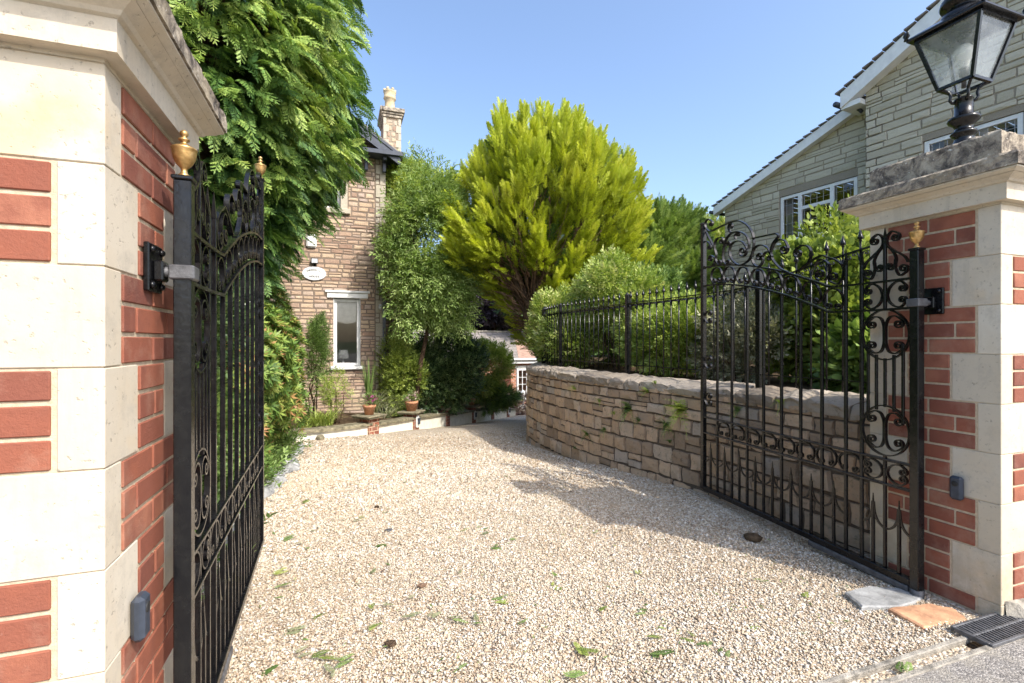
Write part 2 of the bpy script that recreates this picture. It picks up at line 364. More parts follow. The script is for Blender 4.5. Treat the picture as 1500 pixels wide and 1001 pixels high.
FO = dict(
    conifer=m_foliage('dark_conifer', [(0,(.05,.10,.04)), (.4,(.14,.25,.07)), (.75,(.32,.44,.10)), (1,(.52,.60,.16))], .32, (.65,.8,.8), 1.1),
    gold=m_foliage('golden_conifer', [(0,(.17,.21,.03)), (.3,(.40,.46,.04)), (.65,(.63,.68,.065)), (1,(.75,.76,.15))], .32, (.82,.88,.75), 1.2),
    tree=m_foliage('tree_leaves', [(0,(.14,.22,.05)), (.5,(.30,.42,.11)), (1,(.50,.60,.24))], .35, (.75,.8,.75), 1.6),
    climber=m_foliage('climber_leaves', [(0,(.14,.20,.04)), (.5,(.29,.37,.07)), (1,(.50,.56,.15))], .3, (.7,.75,.7), 2),
    dark=m_foliage('dark_glossy_leaves', [(0,(.04,.08,.03)), (.6,(.11,.18,.065)), (1,(.26,.36,.14))], .2, (.75,.75,.75), 1.5, .25, .5),
    mid=m_foliage('mid_green_leaves', [(0,(.08,.14,.03)), (.5,(.17,.27,.07)), (1,(.34,.46,.14))], .3, (.7,.75,.7), 1.6),
    lime=m_foliage('lime_leaves', [(0,(.22,.31,.05)), (.5,(.42,.52,.11)), (1,(.66,.70,.24))], .35, (.75,.8,.75), 1.6),
    varieg=m_foliage('yellow_green_leaves', [(0,(.17,.25,.05)), (.4,(.36,.47,.10)), (.8,(.56,.62,.19)), (1,(.72,.70,.38))], .3, (.75,.8,.7), 1.8),
    olive=m_foliage('olive_leaves', [(0,(.18,.20,.10)), (.5,(.36,.37,.22)), (1,(.60,.58,.42))], .25, (.8,.8,.8), 2.2),
    purple=m_foliage('purple_leaves', [(0,(0.038,0.030,0.045)), (.5,(0.105,0.083,0.112)), (1,(0.255,0.210,0.255))], .15, (.6,.6,.6), .7),
    far=m_foliage('far_leaves', [(0,(0.070,0.126,0.042)), (.5,(0.168,0.266,0.084)), (1,(0.364,0.476,0.168))], .25, (.6,.65,.6), .7),
    pale=m_foliage('pale_far_leaves', [(0,(.16,.20,.09)), (.5,(.28,.34,.15)), (1,(.42,.47,.25))], .25, (.75,.75,.75), .8),
    pieris=m_foliage('reddish_green_leaves', [(0,(.07,.13,.03)), (.45,(.17,.28,.06)), (.86,(.40,.48,.11)), (.96,(.48,.40,.12)), (1,(.52,.26,.12))], .28, (.72,.78,.7), 2.5),
    flower=m_foliage('magenta_petals', [(0,(.20,.02,.10)), (.6,(.42,.05,.25)), (1,(.60,.20,.35))], .3),
    pink=m_foliage('pale_pink_petals', [(0,(.35,.20,.20)), (.6,(.60,.42,.40)), (1,(.75,.65,.60))], .3),
    dried=m_foliage('dried_brown_leaves', [(0,(.10,.06,.04)), (1,(.26,.17,.12))], .2),
    strap=m_foliage('pale_strap_leaves', [(0,(.16,.20,.09)), (.6,(.32,.35,.18)), (1,(.52,.50,.33))], .25, (.8,.8,.8), 3),
)
# ------------------------------------------------------------------ ground
GP = [(-40,-1.22), (0,-1.235), (1.25,-1.25), (1.6,-1.262), (3.4,-1.32), (4.4,-1.36), (6.8,-1.545), (7.6,-1.55), (8.3,-1.56), (8.85,-1.62), (10.1,-1.82), (11.9,-2.12), (13.4,-2.34),
      (14.9,-2.52), (16.1,-2.66), (18,-2.85), (20,-3.02), (24,-3.15), (60,-3.2), (900,-3.2)]
def g0(y): return float(np.interp(y, [p[0] for p in GP], [p[1] for p in GP]))
def sheet(name, xs, ys, zf, m, kind='structure'):
    X, Y = np.meshgrid(xs, ys); Z = np.vectorize(zf)(X, Y); v = np.stack([X.ravel(), Y.ravel(), Z.ravel()], 1)
    nx, ny = len(xs), len(ys); i = np.arange(nx-1)[None, :]+np.arange(ny-1)[:, None]*nx; i = i.ravel()
    q = np.stack([i, i+1, i+1+nx, i+nx], 1)
    o = finish(name, v, None, m, None, None, None, None, q); o.data.polygons.foreach_set('use_smooth', [True]*len(q)); o['kind'] = kind; return o
far = [-900,-300,-120,-60,-35,-22]; farr = [22,35,60,120,300,900]
sheet('ground', far+list(np.arange(-16,17,1.))+farr, [-900,-300,-100,-40]+list(np.arange(-20,31,1.))+[40,60,100,300,900], lambda x, y: g0(y)-.06, M['grass'])
def wob(x, y): return .006*math.sin(x*3.1+y*1.7)+.005*math.sin(x*5.3-y*4.1)+.003*math.sin(x*11+y*9)
def gz(x, y): return g0(y)+(wob(x, y) if y > 1.35 else 0)
sheet('driveway', np.arange(-1.3,9.01,.12), np.arange(1.285,24,.12), lambda x, y: gz(x, y), M['gravel'])
sheet('soil_border', np.arange(-7,-.55,.25), np.arange(1.9,8.3,.2), lambda x, y: g0(y)+.02+min(.15,max(0,(-.75-x)*.2))+.02*math.sin(x*7+y*5), M['soil'])
sheet('road', np.arange(-30,30.1,2), [-30,-15,-8,-4,-2,-1,0,.6,1.19], lambda x, y: g0(y)+.012, M['asphalt'])
b = MB()                                            # the drainage channel across the mouth of the drive, half full of gravel
b.box(-.6, 2.80, 1.19, 1.213, -1.30, -1.232, bev=.003); b.box(-.6, 2.80, 1.272, 1.294, -1.30, -1.240, bev=.003)
struct(b.build('channel_kerb', M['concrete']))
b = MB(); b.box(-.6, 2.44, 1.213, 1.272, -1.31, -1.262); struct(b.build('channel_gravel', M['gravel']))
b = MB()                                            # grate: frame and slanted slots
x0, x1, y0, y1, zt = 2.47, 2.99, 1.190, 1.335, -1.222
root = empty('drain_grate', ((x0+x1)/2, (y0+y1)/2, -1.25), 'grey slotted metal drain grate in the ground beside the right brick pillar', 'drain grate')
b.box(x0, x1, y0, y0+.012, zt-.02, zt, bev=.002); b.box(x0, x1, y1-.012, y1, zt-.02, zt, bev=.002)
b.box(x0, x0+.012, y0+.012, y1-.012, zt-.02, zt, bev=.002); b.box(x1-.012, x1, y0+.012, y1-.012, zt-.02, zt, bev=.002)
b.box(x0+.012, x1-.012, (y0+y1)/2-.006, (y0+y1)/2+.006, zt-.018, zt-.001, bev=.002); b.build('frame', M['darkmetal'], root)
b = MB(); n = 26
for i in range(n):
    x = x0+.022+(x1-x0-.044)*i/(n-1)
    for a, c in ((y0+.012, (y0+y1)/2-.006), ((y0+y1)/2+.006, y1-.012)): b.bar((x-.004, a, zt-.007), (x+.004, c, zt-.007), .009, .010)
b.build('slats', M['darkmetal'], root)
struct((lambda b: (b.box(2.46, 3.0, 1.215, 1.335, -1.33, -1.262), b.build('drain_bottom', M['soil']))[1])(MB()))

def rough_slab(name, poly, z, th, m, label):
    b = MB(); n = len(poly); c = (sum(p[0] for p in poly)/n, sum(p[1] for p in poly)/n)
    out = []
    for i in range(n):
        p, q = poly[i], poly[(i+1) % n]
        for k in range(5):
            t = k/5; out.append((p[0]+(q[0]-p[0])*t+random.uniform(-.005,.005), p[1]+(q[1]-p[1])*t+random.uniform(-.005,.005)))
    inn = [(c[0]+(p[0]-c[0])*.95, c[1]+(p[1]-c[1])*.95) for p in out]; m_ = len(out)
    zz = lambda p: z+.006*math.sin(p[0]*9)+.004*math.sin(p[1]*14)
    vs = [(*p, z-th) for p in out]+[(*p, zz(p)-.006) for p in out]+[(*p, zz(p)) for p in inn]+[(*c, zz(c))]
    fs = [(i, (i+1) % m_, m_+(i+1) % m_, m_+i) for i in range(m_)]+[(m_+i, m_+(i+1) % m_, 2*m_+(i+1) % m_, 2*m_+i) for i in range(m_)]+[(2*m_+i, 2*m_+(i+1) % m_, 3*m_) for i in range(m_)]
    b.add(vs, fs, .5); return tag(b.build(name, m), label, 'stone slab')
def gp(u, v, z=-1.25):
    d = -z*FPX/(v-500); return at(u, v, d)[:2]
rough_slab('stone_slab', [gp(1238,868), gp(1262,892), gp(1318,888), gp(1352,876), gp(1330,860), gp(1272,857)], -1.244, .05, M['greyslab'], 'flat grey stone slab in the gravel under the hinge end of the right gate')
rough_slab('stone_slab', [gp(1300,893), gp(1352,921), gp(1418,908), gp(1400,893), gp(1358,884)], -1.243, .05, M['orange'], 'orange sandstone slab lying in front of the right gate post')
b = MB()                                            # cement fillet at the foot of the right pillar
pts = [(2.80,1.30), (2.86,1.22), (3.05,1.205), (3.3,1.20), (3.6,1.22), (3.6,1.31)]
b.add([(*p, -1.235) for p in pts]+[(p[0]+.005, min(1.309, p[1]+.07), -1.165-.012*i) for i, p in enumerate(pts)], [(0,1,7,6), (1,2,8,7), (2,3,9,8), (3,4,10,9), (4,5,11,10), (6,7,8,9,10,11)], .4)
struct(b.build('concrete_footing', M['concrete']))

# loose stones: real chippings over the part of the drive nearest the eye
def chippings():
    N = 260000
    a = rng.random(N*3); d = 1.45+rng.power(1.35, N*3)*6.9
    u = rng.uniform(150, 1500, N*3); X = (u-750)/FPX*d
    x = CY*X+SY*d; y = -SY*X+CY*d
    keep = (x > -.62) & (y > 1.30) & (x < 2.86) & ~((x > 2.70) & (y < 1.92)) & (a < np.clip(1.55-d/5.4, .05, 1))
    x, y = x[keep][:N], y[keep][:N]; n = len(x)
    z = np.array([gz(p, q) for p, q in zip(x, y)])
    t = np.array([[1,0,0],[-1,0,0],[0,1,0],[0,-1,0],[0,0,1],[0,0,-1]], float)
    f = np.array([[0,2,4],[2,1,4],[1,3,4],[3,0,4],[2,0,5],[1,2,5],[3,1,5],[0,3,5]])
    v = t[None]*(1+rng.uniform(-.3,.3,(n,6,1)))
    v[:, 4, :2] += rng.uniform(-.45,.45,(n,2)); v[:, 5, :2] += rng.uniform(-.4,.4,(n,2))
    s = rng.lognormal(math.log(.0053), .36, n); dd = np.sqrt(x*x+y*y); s *= np.clip(dd/2.8, 1, 2.0)
    v *= np.stack([s, s*rng.uniform(.6,.95,n), s*rng.uniform(.35,.7,n)], 1)[:, None, :]
    th = rng.uniform(0, 6.283, n); ph = rng.normal(0, .45, n); c, s1, cp, sp = np.cos(th), np.sin(th), np.cos(ph), np.sin(ph)
    vx = v[...,0]*cp[:,None]+v[...,2]*sp[:,None]; vz = -v[...,0]*sp[:,None]+v[...,2]*cp[:,None]; vy = v[...,1]
    P = np.stack([vx*c[:,None]-vy*s1[:,None]+x[:,None], vx*s1[:,None]+vy*c[:,None]+y[:,None], vz+(z+rng.uniform(.0,.006,n))[:,None]], 2)
    F = (f[None]+np.arange(n)[:,None,None]*6).reshape(-1,3)
    o = finish('gravel', P.reshape(-1,3), None, M['stones'], None, None, np.repeat(rng.random(n), 6), None, F)
    tag(o, 'pale buff stone chippings covering the driveway', 'gravel', kind='stuff')
chippings()

# ------------------------------------------------------------------ brick and stone gate pillars
COURSE = .075
def pillar(xc, side, label, wx=.57, y0=1.31, y1=1.88):
    """side -1: the left pillar, whose inner face looks towards +x; +1: the right one. xc is the x of the inner face"""
    w = y1-y0; root = empty('gate_pillar', (xc+side*wx/2, (y0+y1)/2, -1.26), label, 'gate pillar', 'brick gate pillars')
    q = MB(); br = MB(); mo = MB(); zb = -1.32
    X0, X1 = sorted((xc, xc+side*wx)); e = .004
    mo.box(X0+e, X1-e, y0+e, y1-e, zb, .70); 
    faces = [(lambda a, h, z: (xc-side*h, y0+a, z), w), (lambda a, h, z: (xc+side*a, y0-h, z), wx),
             (lambda a, h, z: (xc+side*a, y1+h, z), wx), (lambda a, h, z: (xc+side*wx+side*h, y0+a, z), w)]
    for fi, (fn, L) in enumerate(faces):
        for n in range(9):
            zt = .617-.225*n; z_lo = max(zt-.225, zb); inner = fi in (0, 3)
            bw = (n % 2 == 0) if inner else (n % 2 == 1)
            a0 = .085 if bw else .185; a1 = L-a0
            for c in range(3):
                t = zt-c*COURSE; lo = t-COURSE
                if lo < zb-.01: break
                off = 0 if c % 2 == 0 else -.1125
                if bw and inner: off -= .03
                x = a0+.011+off
                while x < a1-.011:
                    s0, s1 = max(x, a0+.011), min(x+.215, a1-.011)
                    if s1-s0 > .02:
                        k = random.uniform(-.0006, .0008)
                        br.box(s0, s1, e-.012, e-.001+k+.0020, lo+.0055+random.uniform(-.001,.001), t-.0055, None, lambda a, h, z: fn(a, h-e+.0005, z), bev=.0025)
                    x += .225
    # corner stones: each block wraps its corner
    for n in range(-1, 9):
        zt = .617-.225*n if n >= 0 else .705; z_lo = max(zt-.225, zb) if n >= 0 else .617
        for cx in (0, 1):
            for cyy in (0, 1):
                even = n % 2 == 0
                dy = .085 if even else .185; dx = .185 if even else .085
                xa, xb = (0, dx) if cx == 0 else (wx-dx, wx); ya, yb = (0, dy) if cyy == 0 else (w-dy, w)
                if n == -1: xa, xb, ya, yb = (0, wx/2-.0008, 0, w/2) if cx == 0 else (wx/2+.0008, wx, 0, w/2); 
                if n == -1:
                    ya, yb = (0, w/2-.0008) if cyy == 0 else (w/2+.0008, w)
                r_ = random.random()
                q.box(xa, xb, y0+ya, y0+yb, z_lo+.0012, zt-.0012, r_, lambda a, y, z: (xc+side*a, y, z), bev=.0022)
    br.build('brickwork', M['brick'], root); mo.build('mortar_core', M['mortar'], root); q.build('corner_stones', M['ashlar'], root)
    def ring(name, o, z0, z1, m, bev, fr=None):
        b = MB(); o2 = o if fr is None else fr
        b.box(X0-o, X1+o, y0-o2, y1+o, z0, z1, .6, None, bev); return b.build(name, m, root)
    # frieze moulding, cap slab with bedding moulding, upper block
    b = MB(); prof = [(.035,.628), (.035,.700), (.045,.704), (.052,.712), (.080,.728)]
    def prism(b, prof, jit=0):
        n = len(prof)
        for i in range(n-1):
            (oa, za), (ob, zb_) = prof[i], prof[i+1]
            A = [(X0-oa,y0-oa,za), (X1+oa,y0-oa,za), (X1+oa,y1+oa,za), (X0-oa,y1+oa,za)]; B = [(X0-ob,y0-ob,zb_), (X1+ob,y0-ob,zb_), (X1+ob,y1+ob,zb_), (X0-ob,y1+ob,zb_)]
            b.add(A+B, [(0,1,5,4), (1,2,6,5), (2,3,7,6), (3,0,4,7)], .55)
        o_, z_ = prof[0]; b.add([(X0-o_,y0-o_,z_), (X1+o_,y0-o_,z_), (X1+o_,y1+o_,z_), (X0-o_,y1+o_,z_)], [(3,2,1,0)], .55)
        o_, z_ = prof[-1]; b.add([(X0-o_,y0-o_,z_), (X1+o_,y0-o_,z_), (X1+o_,y1+o_,z_), (X0-o_,y1+o_,z_)], [(0,1,2,3)], .55)
    prism(b, prof); b.build('frieze', M['ashlar'], root)
    b = MB(); prism(b, [(.080,.730), (.098,.742), (.098,.748)]); b.build('bed_moulding', M['ashlar'], root)
    b = MB(); rough_box(b, X0-.105, X1+.105, y0-.105, y1+.105, .750, .812, .0035); b.build('cap_slab', M['lichen'], root)
    b = MB(); rough_box(b, X0+.0, X1-.0, y0+.0, y1-.0, .814, .955, .004); b.build('cap_block', M['lichen'], root)
    return root
def rough_box(b, x0, x1, y0, y1, z0, z1, amp):
    "a box with crumbled edges: top and sides as a grid"
    n = 26; xs = np.linspace(0,1,n); loops = []
    per = [(t,0) for t in xs[:-1]]+[(1,t) for t in xs[:-1]]+[(1-t,1) for t in xs[:-1]]+[(0,1-t) for t in xs[:-1]]; m = len(per)
    rnd = [random.random() for _ in range(m)]
    for z, ins in ((z0,0), (z0+(z1-z0)*.5,0), (z1-.012,0), (z1,.010), (z1+.001,.06)):
        row = []
        for k, (s, t) in enumerate(per):
            j = amp*random.uniform(-1,1)*(1 if z > z0 else .4); i_ = ins*(.6+.9*rnd[k])+j
            row.append((x0+i_+(x1-x0-2*i_)*s, y0+i_+(y1-y0-2*i_)*t, z+random.uniform(-.002,.002)*(z > z0)))
        loops.append(row)
    vs = [p for r in loops for p in r]+[((x0+x1)/2,(y0+y1)/2,z1+.002)]; L = len(loops)
    fs = [(i*m+k, i*m+(k+1)%m, (i+1)*m+(k+1)%m, (i+1)*m+k) for i in range(L-1) for k in range(m)]+[((L-1)*m+k, (L-1)*m+(k+1)%m, L*m) for k in range(m)]+[tuple(range(m-1,-1,-1))]
    b.add(vs, fs, .5)
PR = pillar(2.78, 1, 'red brick and pale stone gate pillar on the right, carrying the black lantern', .44)
PL = pillar(-.495, -1, 'large red brick and pale stone gate pillar at the left edge, without a lantern')

def photocell(x, s, y, z, label):
    b = MB(); root = empty('gate_sensor', (x, y, z), label, 'gate sensor', 'photocell boxes on the pillars')
    b.box(0, .030, y-.026, y+.026, z-.056, z+.056, .5, lambda a, yy, zz: (x-s*a, yy, zz), bev=.010); b.build('housing', M['plastic'], root)
    b = MB(); b.lathe([(.013,0), (.013,.003), (.009,.0035)], n=18); b.v = [(x-s*(.0285+p[2]), y+p[0], z+.022+p[1]) for p in b.v]; b.build('lens', M['dark'], root)
photocell(2.776, 1, 1.466, -.697, 'small dark grey sensor box on the inner face of the right brick pillar')
photocell(-.491, -1, 1.455, -.690, 'small dark grey sensor box on the inner face of the left brick pillar')

# ------------------------------------------------------------------ wrought iron gates
ORN = [
    ([(1.321, 0.905), (1.411, 0.904), (1.504, 0.895), (1.567, 0.891), (1.617, 0.922), (1.635, 0.968), (1.596, 0.996), (1.546, 0.965)], 0.02),
    ([(1.327, 0.907), (1.247, 0.898), (1.177, 0.86), (1.125, 0.807), (1.098, 0.752), (1.092, 0.69), (1.109, 0.628), (1.148, 0.585), (1.224, 0.566), (1.29, 0.596), (1.334, 0.65), (1.34, 0.703), (1.315, 0.742), (1.26, 0.75), (1.206, 0.733), (1.168, 0.692)], 0.045),
    ([(1.142, 0.667), (1.14, 0.724), (1.177, 0.781), (1.247, 0.818), (1.327, 0.829), (1.352, 0.862)], 0.025),
    ([(1.247, 0.818), (1.334, 0.819), (1.391, 0.774), (1.413, 0.699), (1.413, 0.628), (1.378, 0.589)], 0.025),
    ([(1.278, 0.769), (1.284, 0.796), (1.26, 0.812)], 0.016),
    ([(1.391, 0.73), (1.381, 0.759), (1.349, 0.764)], 0.018),
    ([(1.625, 0.9), (1.574, 0.829), (1.525, 0.756), (1.498, 0.696), (1.502, 0.652), (1.477, 0.612)], 0.022),
    ([(1.639, 0.618), (1.574, 0.599), (1.525, 0.619), (1.511, 0.662), (1.553, 0.692)], 0.026),
    ([(1.644, 0.823), (1.6, 0.814), (1.566, 0.777)], 0.02),
    ([(1.518, 0.736), (1.511, 0.789), (1.477, 0.817), (1.43, 0.811)], 0.026),
    ([(1.092, 0.737), (0.889, 0.727)], 0),
    ([(0.889, 0.727), (0.87, 0.704), (0.911, 0.67), (0.932, 0.628), (0.927, 0.573), (0.897, 0.529), (0.85, 0.484), (0.789, 0.453)], 0),
    ([(0.929, 0.62), (0.904, 0.665), (0.86, 0.679), (0.817, 0.663), (0.792, 0.624)], 0.035),
    ([(1.109, 0.604), (1.098, 0.65), (1.059, 0.676), (1.011, 0.672), (0.964, 0.642), (0.924, 0.58)], 0),
    ([(1.109, 0.587), (1.087, 0.547), (1.043, 0.528), (1.009, 0.555), (1.009, 0.595)], 0.03),
    ([(1.009, 0.587), (0.985, 0.614), (0.954, 0.615), (0.929, 0.589)], 0.022),
    ([(0.712, 0.446), (0.669, 0.469), (0.631, 0.495), (0.612, 0.541), (0.631, 0.587), (0.678, 0.606), (0.721, 0.593)], 0.032),
    ([(0.669, 0.469), (0.602, 0.501), (0.538, 0.518), (0.499, 0.501), (0.468, 0.489), (0.424, 0.462), (0.394, 0.418), (0.399, 0.366), (0.431, 0.334), (0.472, 0.349)], 0.032),
    ([(0.59, 0.46), (0.561, 0.491), (0.522, 0.488), (0.487, 0.452), (0.484, 0.404), (0.51, 0.37), (0.553, 0.372)], 0.034),
]
def catmull(p, n=6):
    p = [np.array(q, float) for q in p]
    if len(p) == 2: return [tuple(p[0]+(p[1]-p[0])*i/4) for i in range(5)]
    q = [2*p[0]-p[1]]+p+[2*p[-1]-p[-2]]; out = []
    for i in range(1, len(q)-2):
        a, b, c, d = q[i-1:i+3]
        for k in range(n):
            t = k/n; out.append(tuple(.5*((2*b)+(c-a)*t+(2*a-5*b+4*c-d)*t*t+(3*b-a-3*c+d)*t**3)))
    out.append(tuple(p[-1])); return out
def curl(pts, r, turns=1.45, sign=None):
    "carries a bar on into a spiral that keeps turning the same way"
    a, b, c = (np.array(pts[k]) for k in (-5, -3, -1)) if len(pts) > 5 else (np.array(pts[0]), np.array(pts[len(pts)//2]), np.array(pts[-1]))
    e = np.array(pts[-1]); d = e-np.array(pts[-2]); d = d/np.linalg.norm(d)
    if sign is None:
        s = (b-a)[0]*(c-b)[1]-(b-a)[1]*(c-b)[0]; sign = 1 if s > 0 else -1
    nrm = np.array((-d[1], d[0]))*sign; c0 = e+nrm*r; a0 = math.atan2(-nrm[1], -nrm[0]); n = int(turns*16); out = list(pts)
    for k in range(1, n+1):
        t = k/n; ang = a0+sign*t*turns*2*math.pi; rr = r*(1-.80*t); out.append((c0[0]+rr*math.cos(ang), c0[1]+rr*math.sin(ang)))
    return out
def gate(O, A, Bn, label, gold_lead, group='iron drive gates'):
    O = Vector((*O, 0)); A = Vector((*A, 0)).normalized(); B = Vector((*Bn, 0)).normalized()
    P = lambda s, n, z: tuple(O+A*s+B*n+Vector((0, 0, z)))
    root = empty('iron_gate', (O.x, O.y, -1.26), label, 'gate', group)
    L = 1.655; ir = M['iron']
    def sq(name, s, w, z0, z1, par=root, bev=.003, cap=False):
        b = MB(); b.box(s-w/2, s+w/2, -w/2, w/2, z0, z1, .5, P, bev)
        if cap: b.box(s-w/2-.005, s+w/2+.005, -w/2-.005, w/2+.005, z1, z1+.012, .5, P, .003)
        return b.build(name, ir, par)
    def ribbon(name, pts, th=.0065, dp=.018, par=root):
        b = MB(); n = len(pts); vs = []
        for i, p in enumerate(pts):
            q, r_ = np.array(pts[max(i-1,0)]), np.array(pts[min(i+1,n-1)]); d = r_-q; l = np.linalg.norm(d); d = d/l if l > 0 else np.array((1,0)); nn = (-d[1]*th/2, d[0]*th/2)
            for a, h in ((1,-1), (1,1), (-1,1), (-1,-1)): vs.append(P(p[0]+nn[0]*a, h*dp/2, p[1]+nn[1]*a))
        fs = [(i*4+k, i*4+(k+1)%4, (i+1)*4+(k+1)%4, (i+1)*4+k) for i in range(n-1) for k in range(4)]+[(3,2,1,0), tuple((n-1)*4+k for k in range(4))]
        b.add(vs, fs, .5); b.sm = [False]*len(b.f); return b.build(name, ir, par)
    def join(mbs): 
        b = MB()
        for x in mbs: b.add(x.v, x.f)
        return b
    hp = sq('hinge_post', 0, .043, -1.275, .450, cap=True)
    def urn(s, z, par, k=1.0):
        prof = [(.016,0), (.018,.004), (.010,.012), (.008,.022), (.011,.028), (.022,.040), (.030,.056), (.033,.072), (.034,.082), (.036,.085), (.036,.089), (.030,.093), (.018,.097), (.010,.104), (.008,.110), (.015,.114), (.016,.118), (.008,.123), (.006,.126), (.010,.130), (.0125,.136), (.010,.143), (.004,.147), (.0005,.148)]
        b = MB(); c = P(s, 0, z); b.lathe([(r_*k, q*k) for r_, q in prof], c, 22); return b.build('finial', M['gold'], par)
    urn(0, .462, hp, .90)
    ls = sq('lead_stile', L, .036, -1.215, .965, cap=True)
    if gold_lead: urn(L, .977, ls, .92)
    b = MB(); b.box(.024, L-.018, -.018, .018, -1.222, -1.186, .5, P, .003); b.build('bottom_rail', ir, root)
    for z, nm in ((-.62, 'rail'), (-.748, 'rail')):
        b = MB(); b.box(.024, L-.018, -.015, .015, z-.006, z+.006, .5, P, .002); b.build(nm, ir, root)
    # swept top rails
    lo = [(.024,.168), (.25,.168), (.485,.174)]; cu = [(.485,.174), (.62,.232), (.83,.312), (1.02,.368), (1.16,.402), (1.40,.443), (1.637,.458)]
    up = [(x, z+.148) for x, z in lo]; cu2 = [(x, z+.150) for x, z in cu]
    for l_, c_ in ((lo, cu), (up, cu2)): ribbon('arched_rail', catmull(l_, 3)[:-1]+catmull(c_, 4), .011, .030)
    zlo = lambda s: float(np.interp(s, [p[0] for p in lo+cu[1:]], [p[1] for p in lo+cu[1:]]))
    bars = [.285,.380,.536,.690,.843,1.0,1.158,1.318,1.483]
    for i, s in enumerate(bars):
        b = MB(); top = zlo(s)
        if s < .4: top += .26 if s < .3 else .27
        b.box(s-.0085, s+.0085, -.0085, .0085, -1.186, top-.005, .5, P, .0025)
        if s < .4: b.bar(P(s,0,top-.005), P(s,0,top+.09), .017, w2=.002, up=A)
        b.build('bar', ir, root)
    # dog bars: a tapered spike with two wings sweeping down to the bars beside it
    dog = [.085,.221]+[(bars[i]+bars[i+1])/2 for i in range(1, 8)]+[1.565]
    for i, s in enumerate(dog):
        b = MB(); b.box(s-.0075, s+.0075, -.0075, .0075, -1.186, -.945, .5, P, .002); b.bar(P(s,0,-.946), P(s,0,-.815), .016, w2=.003, up=A)
        for sg in (-1, 1):
            w_ = .066; pts = [(s+sg*.003,-.86), (s+sg*.008,-.915), (s+sg*.024,-.955), (s+sg*.045,-.975), (s+sg*w_,-.984)]; c_ = catmull(pts, 3)
            for p, q in zip(c_[:-1], c_[1:]): b.bar(P(p[0],0,p[1]), P(q[0],0,q[1]), .011, .007, up=B)
        b.build('dog_bar', ir, root)
    # column panel beside the hinge post
    cs, hw = .157, .120
    b = MB(); b.box(cs-.007, cs+.007, -.008, .008, .17, .545, .5, P, .002); b.bar(P(cs,0,.545), P(cs,0,.60), .014, w2=.002, up=A); b.build('bar', ir, root)
    b = MB(); b.box(cs-.007, cs+.007, -.008, .008, -1.186, -.60, .5, P, .002); b.build('bar', ir, root)
    for o_ in (-.092,-.046,0,.046,.092):
        zt = -.098-.12*0+ (abs(o_)**2)*9; b = MB(); b.box(cs+o_-.0065, cs+o_+.0065, -.0065, .0065, -.345-(abs(o_)**2)*9, -.088+(abs(o_)**2)*9, .5, P, .002); b.build('bar', ir, root)
    for zc in (.035, -.468):
        ribbon('oval_ring', [(cs+.124*math.sin(t), zc+.131*math.cos(t)) for t in np.linspace(0, 2*math.pi, 49)])
        for sg in (-1, 1):
            half = catmull([(cs+sg*.004,zc), (cs+sg*.006,zc+.050), (cs+sg*.022,zc+.088), (cs+sg*.055,zc+.097), (cs+sg*.085,zc+.078)], 5)
            top = curl(half, .026); bot = [(x, 2*zc-z) for x, z in top]; ribbon('scroll', bot[::-1]+top[1:])
    def cc(zc, hh, nm='scroll'):
        for sg in (-1, 1):
            half = catmull([(cs+sg*.012,zc), (cs+sg*.022,zc+hh*.45), (cs+sg*.048,zc+hh*.80), (cs+sg*.080,zc+hh*.88), (cs+sg*.104,zc+hh*.62)], 5)
            t_ = curl(half, .021); ribbon(nm, [(x, 2*zc-z) for x, z in t_][::-1]+t_[1:])
    cc(.243, .074); cc(-.684, .058)
    for sg in (-1, 1):                              # the palmette that crowns the panel
        top = catmull([(cs+sg*.118,.400), (cs+sg*.100,.432), (cs+sg*.045,.474), (cs+sg*.014,.505), (cs+sg*.012,.545), (cs+sg*.035,.572), (cs+sg*.065,.560)], 5)
        ribbon('scroll', curl(top, .024))
        low = catmull([(cs+sg*.012,.500), (cs+sg*.040,.470), (cs+sg*.058,.430), (cs+sg*.054,.385), (cs+sg*.075,.338), (cs+sg*.105,.350)], 5); ribbon('scroll', curl(low, .024))
        in_ = catmull([(cs+sg*.056,.425), (cs+sg*.050,.390), (cs+sg*.030,.372), (cs+sg*.014,.385)], 5); ribbon('scroll', curl(in_, .014))
    # rows of C scrolls: between the swept rails and between the straight ones
    for i in range(9):
        s = .46+.1475*i; 
        if s > 1.6: break
        z = zlo(s); sl_ = (zlo(min(s+.05,1.63))-zlo(s-.05))/.1; hw_ = .066
        half = lambda sg: catmull([(s,z+.138), (s+sg*.034,z+.128), (s+sg*.060,z+.095), (s+sg*.064,z+.056), (s+sg*.048,z+.026)], 5)
        Lh, Rh = curl(half(-1), .021, 1.3), curl(half(1), .021, 1.3); ribbon('scroll', [(x, zz+(x-s)*sl_) for x, zz in Lh[::-1]+Rh[1:]])
        half = lambda sg: catmull([(s,-.632), (s+sg*.034,-.638), (s+sg*.062,-.662), (s+sg*.066,-.695), (s+sg*.050,-.724)], 5)
        s = .355+.150*i; Lh, Rh = curl(half(-1), .019, 1.2), curl(half(1), .019, 1.2); ribbon('scroll', Lh[::-1]+Rh[1:])
    for pts, r_ in ORN:
        c_ = catmull(pts, 5); ribbon('scroll', curl(c_, r_) if r_ else c_, .0075, .020)
    # small volutes down the lead stile
    for zc in (.20, -.17, -.47):
        for sg in (-1, 1): ribbon('scroll', curl(catmull([(1.637,zc+sg*.012), (1.610,zc+sg*.045), (1.575,zc+sg*.05)], 4), .022))
    # strap, bolt and wall plate
    b = MB(); b.box(-.031, .031, -.031, .031, .172, .212, .5, P, .004); b.build('hinge_strap', M['darkmetal'], root)
    b = MB(); b.tube([P(0,0,-1.275), P(0,0,-1.225)], .03, 10); b.build('pivot', M['darkmetal'], root)
